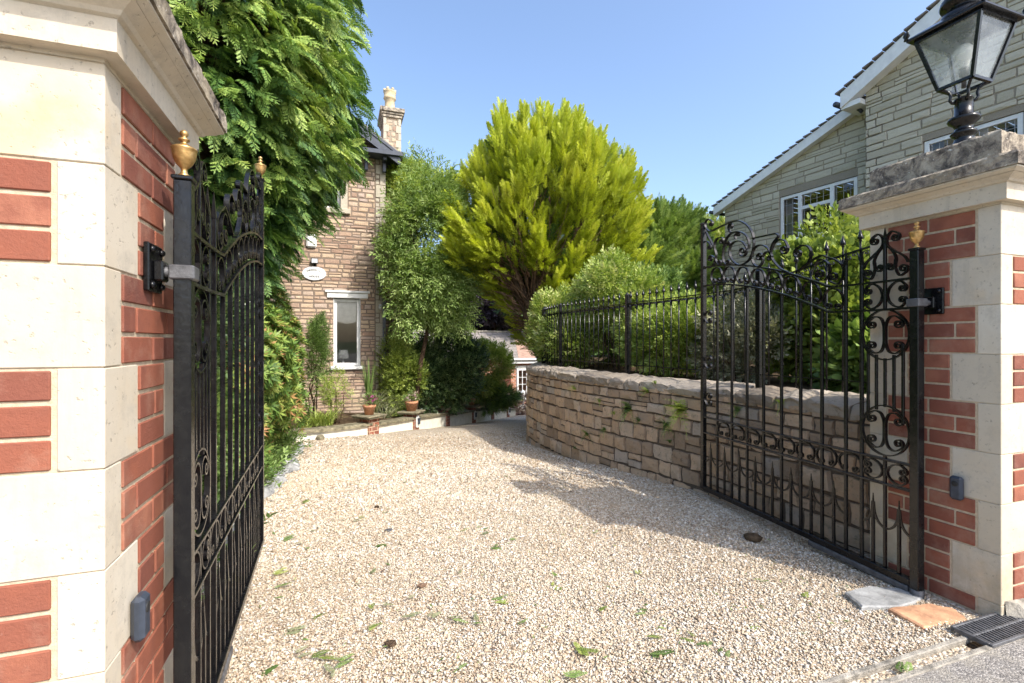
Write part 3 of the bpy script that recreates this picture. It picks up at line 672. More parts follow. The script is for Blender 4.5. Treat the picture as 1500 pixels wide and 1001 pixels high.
    b = MB(); b.box(.03, .62, -.022, .022, -1.256, -1.224, .5, P, .004); b.build('drive_arm', M['darkmetal'], root)
    return root
gate((2.685,1.59), (.135,1.65), (1,-.08), 'open black wrought iron gate on the right, with swept scrollwork top', False)
gate((-.418,1.59), (-.042,1.63), (-1,-.02), 'open black wrought iron gate on the left, seen nearly edge on', True)
def hinge(pil, xf, s):
    yc = 1.575; f = lambda a, y, z: (xf-s*a, y, z)
    b = MB(); b.box(-.002, .012, yc-.052, yc+.052, .135, .265, .5, f, .003); root = b.build('hinge', M['iron'], pil)
    b = MB(); b.tube([f(.01,yc,.192), f(.062 if s > 0 else .046,yc,.192)], .014, 12); b.build('hinge_bolt', M['darkmetal'], root)
    for dy in (-.036,.036):
        for z in (.152,.248):
            b = MB(); b.lathe([(.010,0), (.010,.005), (.006,.010)], n=6); b.v = [f(.012+p[2], yc+dy+p[0], z+p[1]) for p in b.v]; b.build('nut', M['iron'], root)
    b = MB(); b.box(.012, .035, yc-.025, yc+.025, .165, .220, .5, f, .004); b.build('hinge_block', M['iron'], root)
hinge(PR, 2.777, 1); hinge(PL, -.492, -1)
# ------------------------------------------------------------------ stone laying
def lay(b, a0, a1, z0, z1, fn, rh, bl, joint=.012, prot=.02, holes=(), ok=None, jig=.3, snecked=.2, depth=.02, bev=.16):
    """covers the strip a0..a1, z0..z1 of a wall with single stones; fn(a, h, z) places a point at height h off the face"""
    z = z0
    while z < z1-.02:
        h = min(random.uniform(*rh), z1-z); a = a0-random.uniform(0, bl[0])
        while a < a1:
            l = random.uniform(*bl); s0, s1 = max(a, a0), min(a+l, a1); a += l
            if s1-s0 < .03: continue
            parts = [(z, z+h)]
            if random.random() < snecked and h > .09: m_ = z+h*random.uniform(.4,.6); parts = [(z, m_), (m_, z+h)]
            for q0, q1 in parts:
                segs = [(s0, s1)]
                for (ha, hb, hc, hd) in holes:
                    if q0 < hd and q1 > hc:
                        ns = []
                        for (p, q) in segs:
                            if q <= ha or p >= hb: ns.append((p, q)); continue
                            if p < ha-.02: ns.append((p, ha))
                            if q > hb+.02: ns.append((hb, q))
                        segs = ns
                for (p, q) in segs:
                    if ok and not ok((p+q)/2, (q0+q1)/2): continue
                    stone(b, p+joint/2, q-joint/2, q0+joint/2, q1-joint/2, fn, prot, jig, depth, bev)
        z += h
def stone(b, a0, a1, z0, z1, fn, prot, jig, depth=.02, bev=.16):
    w, h = a1-a0, z1-z0; 
    if w < .015 or h < .015: return
    k = min(w, h)*bev; am, zm = (a0+a1)/2, (z0+z1)/2; J = lambda s=1: random.uniform(-1,1)*k*jig*s
    ring = [(a0,z0),(am,z0),(a1,z0),(a1,zm),(a1,z1),(am,z1),(a0,z1),(a0,zm)]
    p = prot*random.uniform(.3,1.1); out = [(x+J(), z+J()) for x, z in ring]
    inn = [(x+(am-x)*(2*k/w)+J(), z+(zm-z)*(2*k/h)+J()) for x, z in out]
    vs = [fn(x,-depth,z) for x, z in out]+[fn(x,p*random.uniform(.55,1),z) for x, z in inn]+[fn(am+J(3),p*random.uniform(.7,1.4),zm+J(2))]
    b.add(vs, [(i,(i+1)%8,8+(i+1)%8,8+i) for i in range(8)]+[(8+i,8+(i+1)%8,16) for i in range(8)])

# ------------------------------------------------------------------ retaining wall along the right of the drive
WP = [(2.98,1.88), (2.965,2.6), (2.95,3.3), (2.87,3.95), (2.72,4.65), (2.65,5.4), (2.635,6.2), (2.70,6.9), (2.92,7.42), (3.33,8.1), (3.85,8.9), (4.4,9.8), (5.2,11.2), (6.2,13)]
WC = catmull(WP, 8); WL = [0]
for p, q in zip(WC[:-1], WC[1:]): WL.append(WL[-1]+math.dist(p, q))
WX = [p[0] for p in WC]; WY = [p[1] for p in WC]
def wpt(a, h, z):
    x, y = np.interp(a, WL, WX), np.interp(a, WL, WY); e = .05
    dx, dy = np.interp(a+e, WL, WX)-np.interp(a-e, WL, WX), np.interp(a+e, WL, WY)-np.interp(a-e, WL, WY); l = math.hypot(dx, dy) or 1
    return (x-dy/l*h, y+dx/l*h, z)
root = empty('retaining_wall', (2.75,4.5,-1.36), 'low curving brown rubble stone wall under the iron railing, right of the drive', 'wall')
def wtop(a): return -.415+.018*math.sin(a*2.1)+.012*math.sin(a*5.3)+.0
b = MB(); vs = []; n = 90
for i in range(n+1):
    a = WL[-1]*i/n
    for h, z in ((-.004,-3.0), (-.004,wtop(a)-.03), (-.30,wtop(a)-.03), (-.30,-3.0)): vs.append(wpt(a,h,z))
b.add(vs, [(i*4+k, i*4+k+1, (i+1)*4+k+1, (i+1)*4+k) for i in range(n) for k in range(3)]+[(0,1,2,3), tuple(n*4+k for k in (3,2,1,0))]); b.build('core', M['joint3'], root)
b = MB()
lay(b, 0, WL[-1], -1.98, -.44, wpt, (.085,.165), (.10,.25), .007, .026, (), lambda a, z: z > g0(wpt(a,0,0)[1])-.12, .8, .16, .025, .075)
b.build('stonework', M['wallstone'], root)
b = MB(); a = -.02
while a < WL[-1]-.3:                                # coping: big flattish stones across the top
    l = random.uniform(.20,.46); m_ = 6; t0 = wtop(a+l/2)*.3-.29+random.uniform(-.004,.004); fr = random.uniform(.020,.045); vs = []
    prof = [(fr*.7,-.06), (fr,-.02), (fr*.95,.012), (fr*.3,.030), (-.09,.045), (-.18,.056), (-.27,.060), (-.34,.045), (-.345,-.03)]; prof = [(h+random.uniform(-.010,.010), z+random.uniform(-.009,.009)) for h, z in prof]
    for i in range(m_):
        s = a+.006+(l-.012)*i/(m_-1); e_ = .012 if i in (0, m_-1) else 0
        for h, z in prof: vs.append(wpt(s, h-e_*(h > -.1)+random.uniform(-.009,.009), t0+z-e_+random.uniform(-.008,.008)))
    k = len(prof); b.add(vs, [(i*k+j, i*k+j+1, (i+1)*k+j+1, (i+1)*k+j) for i in range(m_-1) for j in range(k-1)]+[tuple(range(k)), tuple((m_-1)*k+j for j in range(k-1,-1,-1))]); a += l
b.build('coping', M['coping'], root)
# raised bed behind it
vs = []; n = 40
for i in range(n+1):
    a = WL[-1]*i/n; p = wpt(a,-.31,0); vs += [(p[0],p[1],-.43), (p[0]+2.2,p[1]+.6,-.40), (15,p[1]*1.5+.5,-.30)]
b = MB(); b.add(vs, [(i*3+j,i*3+j+1,(i+1)*3+j+1,(i+1)*3+j) for i in range(n) for j in (0,1)]); struct(b.build('raised_bed', M['soil']))

# ------------------------------------------------------------------ railing on the wall
FP = [(3.20,1.93), (3.17,2.5), (3.13,3.0), (3.09,3.9), (3.06,4.74), (3.02,5.6), (2.98,6.4), (3.04,7.0), (3.20,7.5)]
FC = catmull(FP, 8); FL = [0]
for p, q in zip(FC[:-1], FC[1:]): FL.append(FL[-1]+math.dist(p, q))
fpt = lambda a: (float(np.interp(a, FL, [p[0] for p in FC])), float(np.interp(a, FL, [p[1] for p in FC])))
frail = lambda y: float(np.interp(y, [1.9,2.2,2.5,2.8,3.05,3.3], [.640,.600,.550,.490,.445,.430]))
root = empty('iron_railing', (3.07,4.7,-.33), 'black iron railing with spear heads standing on the low stone wall', 'railing')
b = MB(); b2 = MB(); n = 60
for i in range(n):
    (x0,y0), (x1,y1) = fpt(FL[-1]*i/n), fpt(FL[-1]*(i+1)/n)
    b.bar((x0,y0,frail(y0)), (x1,y1,frail(y1)), .028, .008); b2.bar((x0,y0,-.262), (x1,y1,-.262), .028, .008)
b.build('rail', M['iron'], root); b2.build('rail', M['iron'], root)
def la(y): return float(np.interp(y, [fpt(t)[1] for t in np.linspace(0,FL[-1],200)], np.linspace(0,FL[-1],200)))
posts = [la(v) for v in (1.96,2.97,4.74,6.35,7.48)]
for a in posts:
    x, y = fpt(a); t = frail(y)+.10; b = MB()
    b.box(x-.022, x+.022, y-.022, y+.022, -.38, t, .5, None, .003); b.add([(x-.022,y-.022,t), (x+.022,y-.022,t), (x+.022,y+.022,t), (x-.022,y+.022,t), (x,y,t+.03)], [(0,1,4), (1,2,4), (2,3,4), (3,0,4)]); b.build('post', M['iron'], root)
a = .06
while a < FL[-1]:
    if min(abs(a-p) for p in posts) > .05:
        x, y = fpt(a); t = frail(y); b = MB(); b.tube([(x,y,-.34), (x,y,t+.06)], .0065, 6)
        b.lathe([(.007,0), (.011,.004), (.007,.010), (.019,.018), (.016,.030), (.001,.085)], (x,y,t+.055), 6); b.build('baluster', M['iron'], root)
    a += .112
b = MB(); a = .06
def rib3(b, pts, th, dp, o, t):                     # small curls that hang under the top rail
    vs = []; m_ = len(pts); nx, ny = -t[1], t[0]
    for i, p in enumerate(pts):
        q, r_ = pts[max(i-1,0)], pts[min(i+1,m_-1)]; d = (r_[0]-q[0], r_[1]-q[1]); l = math.hypot(*d) or 1; u_ = (-d[1]/l*th/2, d[0]/l*th/2)
        for s, h in ((1,-1), (1,1), (-1,1), (-1,-1)):
            aa, zz = p[0]+u_[0]*s, p[1]+u_[1]*s; vs.append((o[0]+t[0]*aa+nx*h*dp/2, o[1]+t[1]*aa+ny*h*dp/2, zz))
    b.add(vs, [(i*4+k,i*4+(k+1)%4,(i+1)*4+(k+1)%4,(i+1)*4+k) for i in range(m_-1) for k in range(4)])
while a < FL[-1]-.1:
    x, y = fpt(a); x1, y1 = fpt(a+.05); t = ((x1-x)/.05, (y1-y)/.05); z = frail(y)
    for sg in (-1, 1): rib3(b, curl([(sg*.006,z-.07), (sg*.010,z-.04), (sg*.022,z-.014), (sg*.036,z-.012)], .014, 1.1), .004, .012, (x,y), t)
    a += .112
b.build('scrollwork', M['iron'], root)

# ------------------------------------------------------------------ lantern on the right pillar
LX, LY, LZ = 3.00, 1.562, .957
root = empty('lantern', (LX,LY,LZ), 'black four-sided lantern with clear panes on top of the right brick pillar', 'lantern')
c = (LX,LY,LZ); ir = M['iron']
b = MB(); b.lathe([(.090,0), (.090,.014), (.078,.022), (.055,.045), (.040,.070), (.036,.085), (.050,.098), (.055,.106), (.050,.114), (.038,.122), (.036,.135), (.044,.150), (.062,.166), (.067,.176), (.062,.186), (.038,.196), (.036,.275), (.040,.279), (.038,.285), (.015,.287)], c, 28); b.build('stem', ir, root)
b = MB()
for k in range(4):
    t = math.pi/4+k*math.pi/2; f = lambda r, z: (LX+r*math.cos(t), LY+r*math.sin(t), LZ+z)
    b.tube([f(.030,.265), f(.046,.270), (f(.056,.285)), f(.052,.305), f(.058,.325), f(.080,.343), f(.095,.347)], .0075, 7)
b.build('bracket_arms', ir, root)
zb, zt, hb, ht = LZ+.350, LZ+.622, .073, .137
corner = lambda h, z, k: (LX+h*(1,-1,-1,1)[k], LY+h*(1,1,-1,-1)[k], z)
b = MB()
for k in range(4):
    b.bar(corner(hb,zb,k), corner(ht,zt,k), .015, .015, up=(1,0,0)); b.bar(corner(hb,zb,k), corner(hb,zb,(k+1)%4), .016, .014); b.bar(corner(ht,zt,k), corner(ht,zt,(k+1)%4), .018, .016)
b.build('frame', ir, root)
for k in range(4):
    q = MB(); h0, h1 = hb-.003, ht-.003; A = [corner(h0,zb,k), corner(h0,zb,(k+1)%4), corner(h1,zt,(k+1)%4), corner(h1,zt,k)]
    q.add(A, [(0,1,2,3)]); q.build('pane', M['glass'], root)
b = MB(); b.box(LX-.168, LX+.168, LY-.168, LY+.168, zt+.006, zt+.022, .5, None, .004)
hs = [(.165,.022), (.155,.030), (.08,.080)]
for (ha, za), (hc, zc) in zip(hs[:-1], hs[1:]):
    b.add([corner(ha,zt+za,k) for k in range(4)]+[corner(hc,zt+zc,k) for k in range(4)], [(k,(k+1)%4,4+(k+1)%4,4+k) for k in range(4)])
b.build('roof', ir, root)
b = MB(); b.lathe([(.100,.055), (.103,.070), (.090,.098), (.070,.112), (.066,.125), (.092,.135), (.097,.148), (.092,.172), (.070,.20), (.042,.218), (.02,.225), (.018,.28), (.028,.295), (.020,.31), (.002,.325)], (LX,LY,zt), 28); b.build('cupola', ir, root)
for k in range(4):
    b = MB(); p = corner(.166,zt+.02,k); b.lathe([(.012,0), (.008,.01), (.016,.022), (.012,.034), (.001,.048)], p, 10)
    d = ((1,-1,-1,1)[k], (1,1,-1,-1)[k])
    for s in (-1, 1): b.tube([(p[0],p[1],p[2]+.008), (p[0]+s*.016,p[1]-s*.016*d[0]*d[1],p[2]+.018), (p[0]+s*.020,p[1]-s*.02*d[0]*d[1],p[2]+.032), (p[0]+s*.010,p[1]-s*.01*d[0]*d[1],p[2]+.036)], .0045, 6)
    b.build('corner_ornament', ir, root)
b = MB(); b.lathe([(.010,0), (.010,.055), (.020,.06), (.021,.095), (.015,.10)], (LX,LY,zb-.01), 16); lh = b.build('lamp_holder', M['darkmetal'], root)
b = MB(); b.lathe([(.016,0), (.020,.010), (.023,.03), (.036,.060), (.040,.082), (.036,.104), (.024,.120), (.001,.126)], (LX,LY,zb+.085), 20); b.build('bulb', M['porcelain'], root)

# ------------------------------------------------------------------ old stone house
HY, HX = 11.06, .905
hf = lambda a, h, z: (a, HY-h, z)
root = empty('stone_house', (-2.6,HY+2,-1.9), 'tall old rubble stone house with pale corner stones beyond the dark conifer', 'house')
AX = -1.95; ez = 4.18; sl = .68                      # gable apex and pitch
gz_ = lambda x: ez+(HX-abs(x-AX)-AX)*sl if False else ez+((HX-AX)-abs(x-AX))*sl
WN = (-.165,.385,-.585,.935)                         # lit ground-floor window opening
WU = (-.95,-.02,2.86,4.10)                           # upper window
b = MB(); X0 = 2*AX-HX
def plate(x0, x1, z0, z1, y0=HY, y1=HY+.30, top=None):
    b.box(x0, x1, y0, y1, z0, z1, .5)
xs = sorted([X0, WU[0], WU[1], WN[0], WN[1], HX, AX])
for x0, x1 in zip(xs[:-1], xs[1:]):
    hs_ = [w for w in (WN, WU) if w[0] <= x0+1e-6 and w[1] >= x1-1e-6]; z = -2.4
    for w in hs_: plate(x0, x1, z, w[2]); z = w[3]
    vs = [(x0,HY,z), (x1,HY,z), (x1,HY,gz_(x1)), (x0,HY,gz_(x0))]; b.add(vs+[(p[0],HY+.3,p[2]) for p in vs], [(0,1,2,3), (7,6,5,4), (0,4,5,1), (3,2,6,7)])
b.box(HX-.30, HX, HY+.30, HY+5, -2.4, ez, .5); b.box(X0, X0+.3, HY+.3, HY+5, -2.4, ez, .5); b.box(X0, HX, HY+5, HY+5.3, -2.4, ez, .5)
b.box(HX, 1.72, 12.5, 12.8, -2.6, 4.35, .5); b.box(1.42, 1.72, 12.8, 15.5, -2.6, 4.35, .5)
b.build('wall', M['joint'], root)
b = MB()
lay(b, -3.4, HX-.0, -2.3, 6.2, hf, (.055,.125), (.11,.34), .011, .014, (WN, (WU[0]-.14,WU[1]+.15,WU[2]-.12,WU[3]+.2), (HX-.21,HX+.1,-2.4,4.6)), lambda a, z: z < gz_(a)-.05, .35, .25)
lay(b, HX, 1.72, -2.4, 4.3, lambda a, h, z: (a,12.5-h,z), (.06,.13), (.12,.34), .011, .014)
lay(b, HY, HY+1.44, -2.3, 4.1, lambda a, h, z: (HX+h,a,z), (.06,.13), (.12,.34), .011, .014)
b.build('stonework', M['housestone'], root)
b = MB(); z = -2.3; k = 0
while z < 4.1:
    h = random.uniform(.20,.30); w = (.20,.11)[k%2]; d = (.12,.22)[k%2]
    b.box(HX-w+.005, HX+.016, HY-.016, HY+d, z+.004, z+h-.004, None, None, .006)
    if w < .15:
        for q in (0,1): stone(b, HX-.205, HX-w, z+q*h/2+.005, z+(q+1)*h/2-.005, hf, .012, .3)
    z += h; k += 1
b.build('corner_stones', M['quoin'], root)
def window_unit(par, x0, x1, z0, z1, y, fw=.055, fr=M['white'], nm='window', gl=True, dy=1):
    b = MB(); d0, d1 = y, y+.06
    b.box(x0, x0+fw, d0, d1, z0, z1, .5, None, .004); b.box(x1-fw, x1, d0, d1, z0, z1, .5, None, .004)
    b.box(x0+fw, x1-fw, d0, d1, z1-fw, z1, .5, None, .004); b.box(x0+fw, x1-fw, d0, d1, z0, z0+fw, .5, None, .004); f = b.build(nm, fr, par)
    if gl:
        b = MB(); b.add([(x0+fw,y+.03,z0+fw), (x1-fw,y+.03,z0+fw), (x1-fw,y+.03,z1-fw), (x0+fw,y+.03,z1-fw)], [(0,1,2,3)]); b.build('pane', M['winglass'], f)
    return f
f = window_unit(root, WN[0]+.01, WN[1]-.01, WN[2]+.06, WN[3]-.01, HY+.06, .06)
b = MB(); b.box(WN[0]-.06, WN[1]+.06, HY-.07, HY+.10, WN[2]-.02, WN[2]+.055, .5, None, .008); b.build('sill', M['white'], f)
b = MB(); b.box(WN[0]-.13, WN[1]+.16, HY-.045, HY+.06, WN[3], WN[3]+.11, .5, None, .01); b.box(WN[0]-.17, WN[1]+.20, HY-.07, HY+.02, WN[3]+.112, WN[3]+.16, .5, None, .01); b.build('hood', M['white'], f)
b = MB(); b.box(WN[0]-.0, WN[0]+.012, HY, HY+.06, WN[2]+.06, WN[3], .5); b.box(WN[1]-.012, WN[1], HY, HY+.06, WN[2]+.06, WN[3], .5); b.build('reveal', M['white'], f)
b = MB(); b.box(WN[0]-.45, WN[0]-.4, HY+.32, HY+2.4, -.9, 1.2, .5); b.box(.60, .66, HY+.32, HY+2.4, -.9, 1.2, .5); b.box(-.62, .66, HY+2.4, HY+2.46, -.9, 1.2, .5); b.box(-.62, .66, HY+.32, HY+2.4, 1.2, 1.24, .5); b.box(-.62, .66, HY+.32, HY+2.4, -.96, -.9, .5)
b.box(-.26,-.10, HY+2.36, HY+2.40, -.5, .9, .2); b.build('room', M['room'], root)
b = MB(); vs = []; nx, nz = 14, 9
for j in range(nz):
    for i in range(nx):
        t = i/(nx-1); zz = .86-.42*j/(nz-1); sag = -.05*math.sin(math.pi*t)*(j/(nz-1)); vs.append((WN[0]+.06+.43*t, HY+.145+.012*math.sin(j*2.4), zz+sag))
b.add(vs, [(j*nx+i,j*nx+i+1,(j+1)*nx+i+1,(j+1)*nx+i) for j in range(nz-1) for i in range(nx-1)], .5, True); b.build('blind', M['fabric'], root)
lp = empty('table_lamp', (.03,HY+.32,-.545), 'white table lamp with pleated shade seen inside the ground floor window', 'lamp')
b = MB(); b.lathe([(.06,0), (.055,.012), (.015,.03), (.02,.06), (.035,.09), (.015,.13), (.01,.19)], (.03,HY+.32,-.545), 16); b.build('base', M['white'], lp)
b = MB(); b.lathe([(.135,.17), (.095,.36), (.090,.36), (.130,.17)], (.03,HY+.32,-.545), 26); b.build('lamp_shade', M['fabric'], lp)
b = MB(); b.box(WN[0]-.05, WN[1]+.05, HY+.12, HY+.50, -.60, -.548, .5); b.build('window_board', M['white'], root)
# upper window: stone surround, white frames
b = MB(); b.box(WU[1], WU[1]+.14, HY-.02, HY+.28, WU[2], WU[3], .3, None, .006); b.box(WU[0]-.14, WU[0], HY-.02, HY+.28, WU[2], WU[3], .3, None, .006)
b.box(WU[0]-.14, WU[1]+.14, HY-.02, HY+.28, WU[3], WU[3]+.18, .5, None, .006); b.box(WU[0]-.2, WU[1]+.2, HY-.07, HY+.28, WU[2]-.11, WU[2], .5, None, .01); b.build('window_surround', M['quoin'], root)
m_ = (WU[0]+WU[1])/2
for x0, x1 in ((WU[0],m_), (m_,WU[1])): window_unit(root, x0+.003, x1-.003, WU[2]+.003, WU[3]-.003, HY+.10, .06)
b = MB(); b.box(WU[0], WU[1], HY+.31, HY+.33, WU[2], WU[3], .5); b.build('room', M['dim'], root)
# roof, barge boards, kneeler return
b = MB(); oy = HY-.34
for sg in (-1, 1):
    xe = HX+.30 if sg > 0 else X0-.30; A = (AX,gz_(AX)+.14); E_ = (xe, gz_(xe)+.14 if False else ez-(abs(xe-AX)-(HX-AX))*sl+.14)
    vs = [(A[0],oy,A[1]), (E_[0],oy,E_[1]), (E_[0],HY+5.4,E_[1]), (A[0],HY+5.4,A[1])]; b.add(vs+[(p[0],p[1],p[2]-.07) for p in vs], [(0,1,2,3), (7,6,5,4), (0,4,5,1), (1,5,6,2), (2,6,7,3)])
rf = b.build('roof', M['slate'], root)
b = MB()
for sg in (-1, 1):
    xe = HX+.30 if sg > 0 else X0-.30; ze = ez-(abs(xe-AX)-(HX-AX))*sl; za = gz_(AX)
    b.add([(AX,oy-.03,za+.06), (xe,oy-.03,ze+.06), (xe,oy-.03,ze-.16), (AX,oy-.03,za-.20), (AX,oy+.02,za+.06), (xe,oy+.02,ze+.06), (xe,oy+.02,ze-.16), (AX,oy+.02,za-.20)], [(0,3,2,1), (4,5,6,7), (0,1,5,4), (3,7,6,2), (1,2,6,5)])
    b.add([(AX,oy-.05,za+.09), (xe,oy-.05,ze+.09), (xe,oy-.05,ze+.03), (AX,oy-.05,za+.03), (AX,oy-.032,za+.09), (xe,oy-.032,ze+.09), (xe,oy-.032,ze+.03), (AX,oy-.032,za+.03)], [(0,3,2,1), (4,5,6,7), (0,1,5,4), (3,7,6,2), (1,2,6,5)])
b.build('barge_board', M['bargeboard'], root)
b = MB(); b.box(HX-.62, HX+.33, HY-.40, HY-.012, 4.02, 4.07, .5, None, .006); b.box(HX-.66, HX+.36, HY-.43, HY-.38, 4.00, 4.10, .5, None, .01)
b.box(HX+.018, HX+.33, HY-.01, HY+1.43, 4.02, 4.07, .5); b.box(HX+.33, HX+.36, HY-.37, HY+1.43, 3.98, 4.10, .5); b.build('eaves_board', M['bargeboard'], root)
for x in (HX-.40, HX-.02):
    b = MB(); b.box(x-.04, x+.04, HY-.30, HY-.03, 3.93, 4.018, .5, None, .006); b.box(x-.035, x+.035, HY-.14, HY-.02, 3.72, 3.928, .5, None, .01); b.build('bracket', M['bargeboard'], root)
b = MB(); vs = [(HX+.02,12.2,4.30), (2.0,12.2,4.30), (2.0,15.8,5.3), (HX+.02,15.8,5.3)]; b.add(vs+[(p[0],p[1],p[2]+.08) for p in vs], [(3,2,1,0), (4,5,6,7), (0,1,5,4), (1,2,6,5), (0,4,7,3)]); b.build('roof', M['slate'], root)
b = MB(); b.tube([(HX+.10,12.12,4.28), (2.0,12.12,4.28)], .05, 8); b.tube([(HX-.02,HY-.075,-2.0), (HX-.02,HY-.075,1.0)], .035, 10); b.build('gutter', M['zinc'], root)
# chimney
b = MB(); cx0, cx1, cy0, cy1 = 1.02, 1.46, 12.85, 13.75
b.box(cx0+.015, cx1-.015, cy0+.015, cy1-.015, 3.9, 5.82, .5); ch = b.build('chimney', M['joint2'], rf)
b = MB()
for fn, L in ((lambda a, h, z: (cx0+a,cy0-h+.015,z), cx1-cx0), (lambda a, h, z: (cx0-h+.015,cy0+a,z), cy1-cy0)): lay(b, .08, L-.08, 3.9, 5.80, fn, (.10,.16), (.10,.22), .012, .012)
b.build('chimney_stones', M['housestone'], rf)
b = MB(); z = 3.9; k = 0
while z < 5.8:
    h = .19
    for X in (0, 1):
        for Y in (0, 1):
            w, d = ((.07,.13) if k%2 else (.13,.07)); b.box(*( (cx0-.004, cx0+w) if X == 0 else (cx1-w, cx1+.004)), *((cy0-.004, cy0+d) if Y == 0 else (cy1-d, cy1+.004)), z+.003, z+h-.003, None, None, .004)
    z += h; k += 1
b.build('chimney_corner_stones', M['quoin'], rf)
b = MB()
for o_, z0, z1 in ((.03,5.80,5.87), (.055,5.872,5.93), (.09,5.932,6.04)): b.box(cx0-o_, cx1+o_, cy0-o_, cy1+o_, z0, z1, None, None, .01)
b.build('chimney_cap', M['lichen'], rf)
b = MB(); b.lathe([(.15,0), (.135,.03), (.125,.32), (.15,.34), (.165,.37), (.15,.40), (.155,.52), (.17,.54), (.155,.56), (.10,.565), (.10,.45), (.001,.45)], (1.20,13.12,6.04), 22)
for k in range(6): t = k*math.pi/3; b.box(1.20+.13*math.cos(t)-.035, 1.20+.13*math.cos(t)+.035, 13.12+.13*math.sin(t)-.035, 13.12+.13*math.sin(t)+.035, 6.60, 6.66, .5, None, .012)
b.build('chimney_pot', M['pot'], rf)
# name plate, floodlight, alarm box
sg = empty('name_plate', (-.545,HY-.03,1.44), 'white oval house name plate on the stone wall under a small floodlight', 'sign')
b = MB(); ov = [(math.cos(t)*.235, math.sin(t)*.145) for t in np.linspace(0,2*math.pi,48,endpoint=False)]; b.flat(ov, .018, lambda a, c_, h: (-.545+a,HY-.018-h,1.44+c_)); b.build('board', M['solar'], sg)
b = MB(); ov = [(x*.965,z*.95) for x, z in ov]; b.flat(ov, .003, lambda a, c_, h: (-.545+a,HY-.0365-h,1.44+c_)); b.build('face', M['white'], sg)
def letters(txts, par, y, m, name='lettering'):
    vv = []; ff = []
    for ch, x, z, size, rot in txts:
        cu_ = bpy.data.curves.new('t', 'FONT'); cu_.body = ch; cu_.size = size; cu_.align_x = 'CENTER'; cu_.align_y = 'CENTER'; cu_.extrude = .001; cu_.offset = .0012
        o = bpy.data.objects.new('t', cu_); COL.objects.link(o); me = bpy.data.meshes.new_from_object(o); bpy.data.objects.remove(o); bpy.data.curves.remove(cu_)
        cr, sr = math.cos(rot), math.sin(rot); bse = len(vv)
        for v in me.vertices: vv.append((x+v.co.x*cr-v.co.y*sr, y-v.co.z, z+v.co.x*sr+v.co.y*cr))
        ff += [tuple(i+bse for i in p.vertices) for p in me.polygons]; bpy.data.meshes.remove(me)
    b = MB(); b.add(vv, ff, .5); return b.build(name, m, par)
tx = []
for i, ch in enumerate('THORNHILL'):
    t = math.pi/2-(i-4)*.245; tx.append((ch, -.545+.165*math.cos(t), 1.425+.088*math.sin(t), .050, (t-math.pi/2)*.55))
for i, ch in enumerate('HOUSE'): tx.append((ch, -.545+(i-2)*.040, 1.372, .055, 0))
letters(tx, sg, HY-.0425, M['dark'])
fl = empty('floodlight', (-.535,HY-.05,1.66), 'small black framed floodlight above the oval name plate', 'floodlight')
b = MB(); b.box(-.605,-.465,HY-.10,HY-.05,1.64,1.755,.5,None,.008); b.box(-.56,-.51,HY-.05,HY-.016,1.60,1.70,.5,None,.006); b.build('housing', M['iron'], fl)
b = MB(); b.box(-.592,-.478,HY-.106,HY-.1005,1.653,1.742,.5); b.build('lens', M['solar'], fl)
al = MB(); al.box(-.70,-.50,HY-.07,HY-.012,1.98,2.26,.5,None,.03); tag(al.build('alarm_box', M['white']), 'white rounded alarm box on the stone house, half hidden by the conifer', 'alarm box')
wl = empty('wall_light', (.80,HY-.02,.78), 'small pale wall light beside the corner of the stone house', 'wall light')
b = MB(); b.box(.77,.83,HY-.04,HY-.018,.70,.80,.5,None,.006); b.build('bracket', M['zinc'], wl); b = MB(); b.lathe([(.03,0), (.035,.05), (.03,.10), (.01,.115)], (.80,HY-.085,.70), 12); b.build('lamp', M['solar'], wl)

# ------------------------------------------------------------------ planter wall with piers, stepping down along the drive
PP = [(-.756,8.29), (.46,8.85), (1.36,10.1), (2.40,11.9), (3.47,13.4), (4.48,14.86), (5.43,16.1), (5.95,16.75)]
PT = [(-1.385,-1.41), (-1.44,-1.545), (-1.55,-1.755), (-1.80,-1.95), (-1.95,-2.11), (-2.2,-2.37), (-2.37,-2.46)]
CAPZ = [None,-1.285,-1.43,-1.63,-1.81,-1.97,-2.16]
root = empty('planter_wall', (.46,8.85,-1.62), 'low cream rendered planter wall with capped brick piers in front of the stone house', 'wall')
for i in range(7):
    p, q = Vector((*PP[i],0)), Vector((*PP[i+1],0)); L = (q-p).length; d = (q-p)/L; nrm = Vector((d.y,-d.x,0)); m_ = 8
    mid = [p+d*L*k/m_ + (nrm*(.10*math.sin(math.pi*k/m_)) if i == 0 else Vector()) for k in range(m_+1)]
    for nm, w, zo, zt_, mm in (('render_panel', .09, -.9, -.052, 'render'), ('coping', .135, -.050, 0, 'moss')):
        b = MB(); vs = []
        for k, c_ in enumerate(mid):
            zt = PT[i][0]+(PT[i][1]-PT[i][0])*k/m_
            for s, z in ((1,zt+zo), (1,zt+zt_-(.012 if mm == 'moss' else 0)), (.86,zt+zt_), (-.86,zt+zt_), (-1,zt+zt_-(.012 if mm == 'moss' else 0)), (-1,zt+zo)):
                j = random.uniform(-.004,.004) if mm == 'moss' else 0; v = c_+nrm*w*s; vs.append((v.x+j,v.y+j,z+j))
        b.add(vs, [(k*6+j,k*6+(j+1)%6,(k+1)*6+(j+1)%6,(k+1)*6+j) for k in range(m_) for j in range(6)]+[(5,4,3,2,1,0), tuple(m_*6+j for j in range(6))]); b.build(nm, M[mm], root)
def rotbox(b, x, y, w, d, z0, z1, ang, bev=.004, off=(0,0)):
    c_, s_ = math.cos(ang), math.sin(ang); b.box(-w/2+off[0], w/2+off[0], -d/2+off[1], d/2+off[1], z0, z1, None, lambda a, e, z: (x+a*c_-e*s_, y+a*s_+e*c_, z), bev)
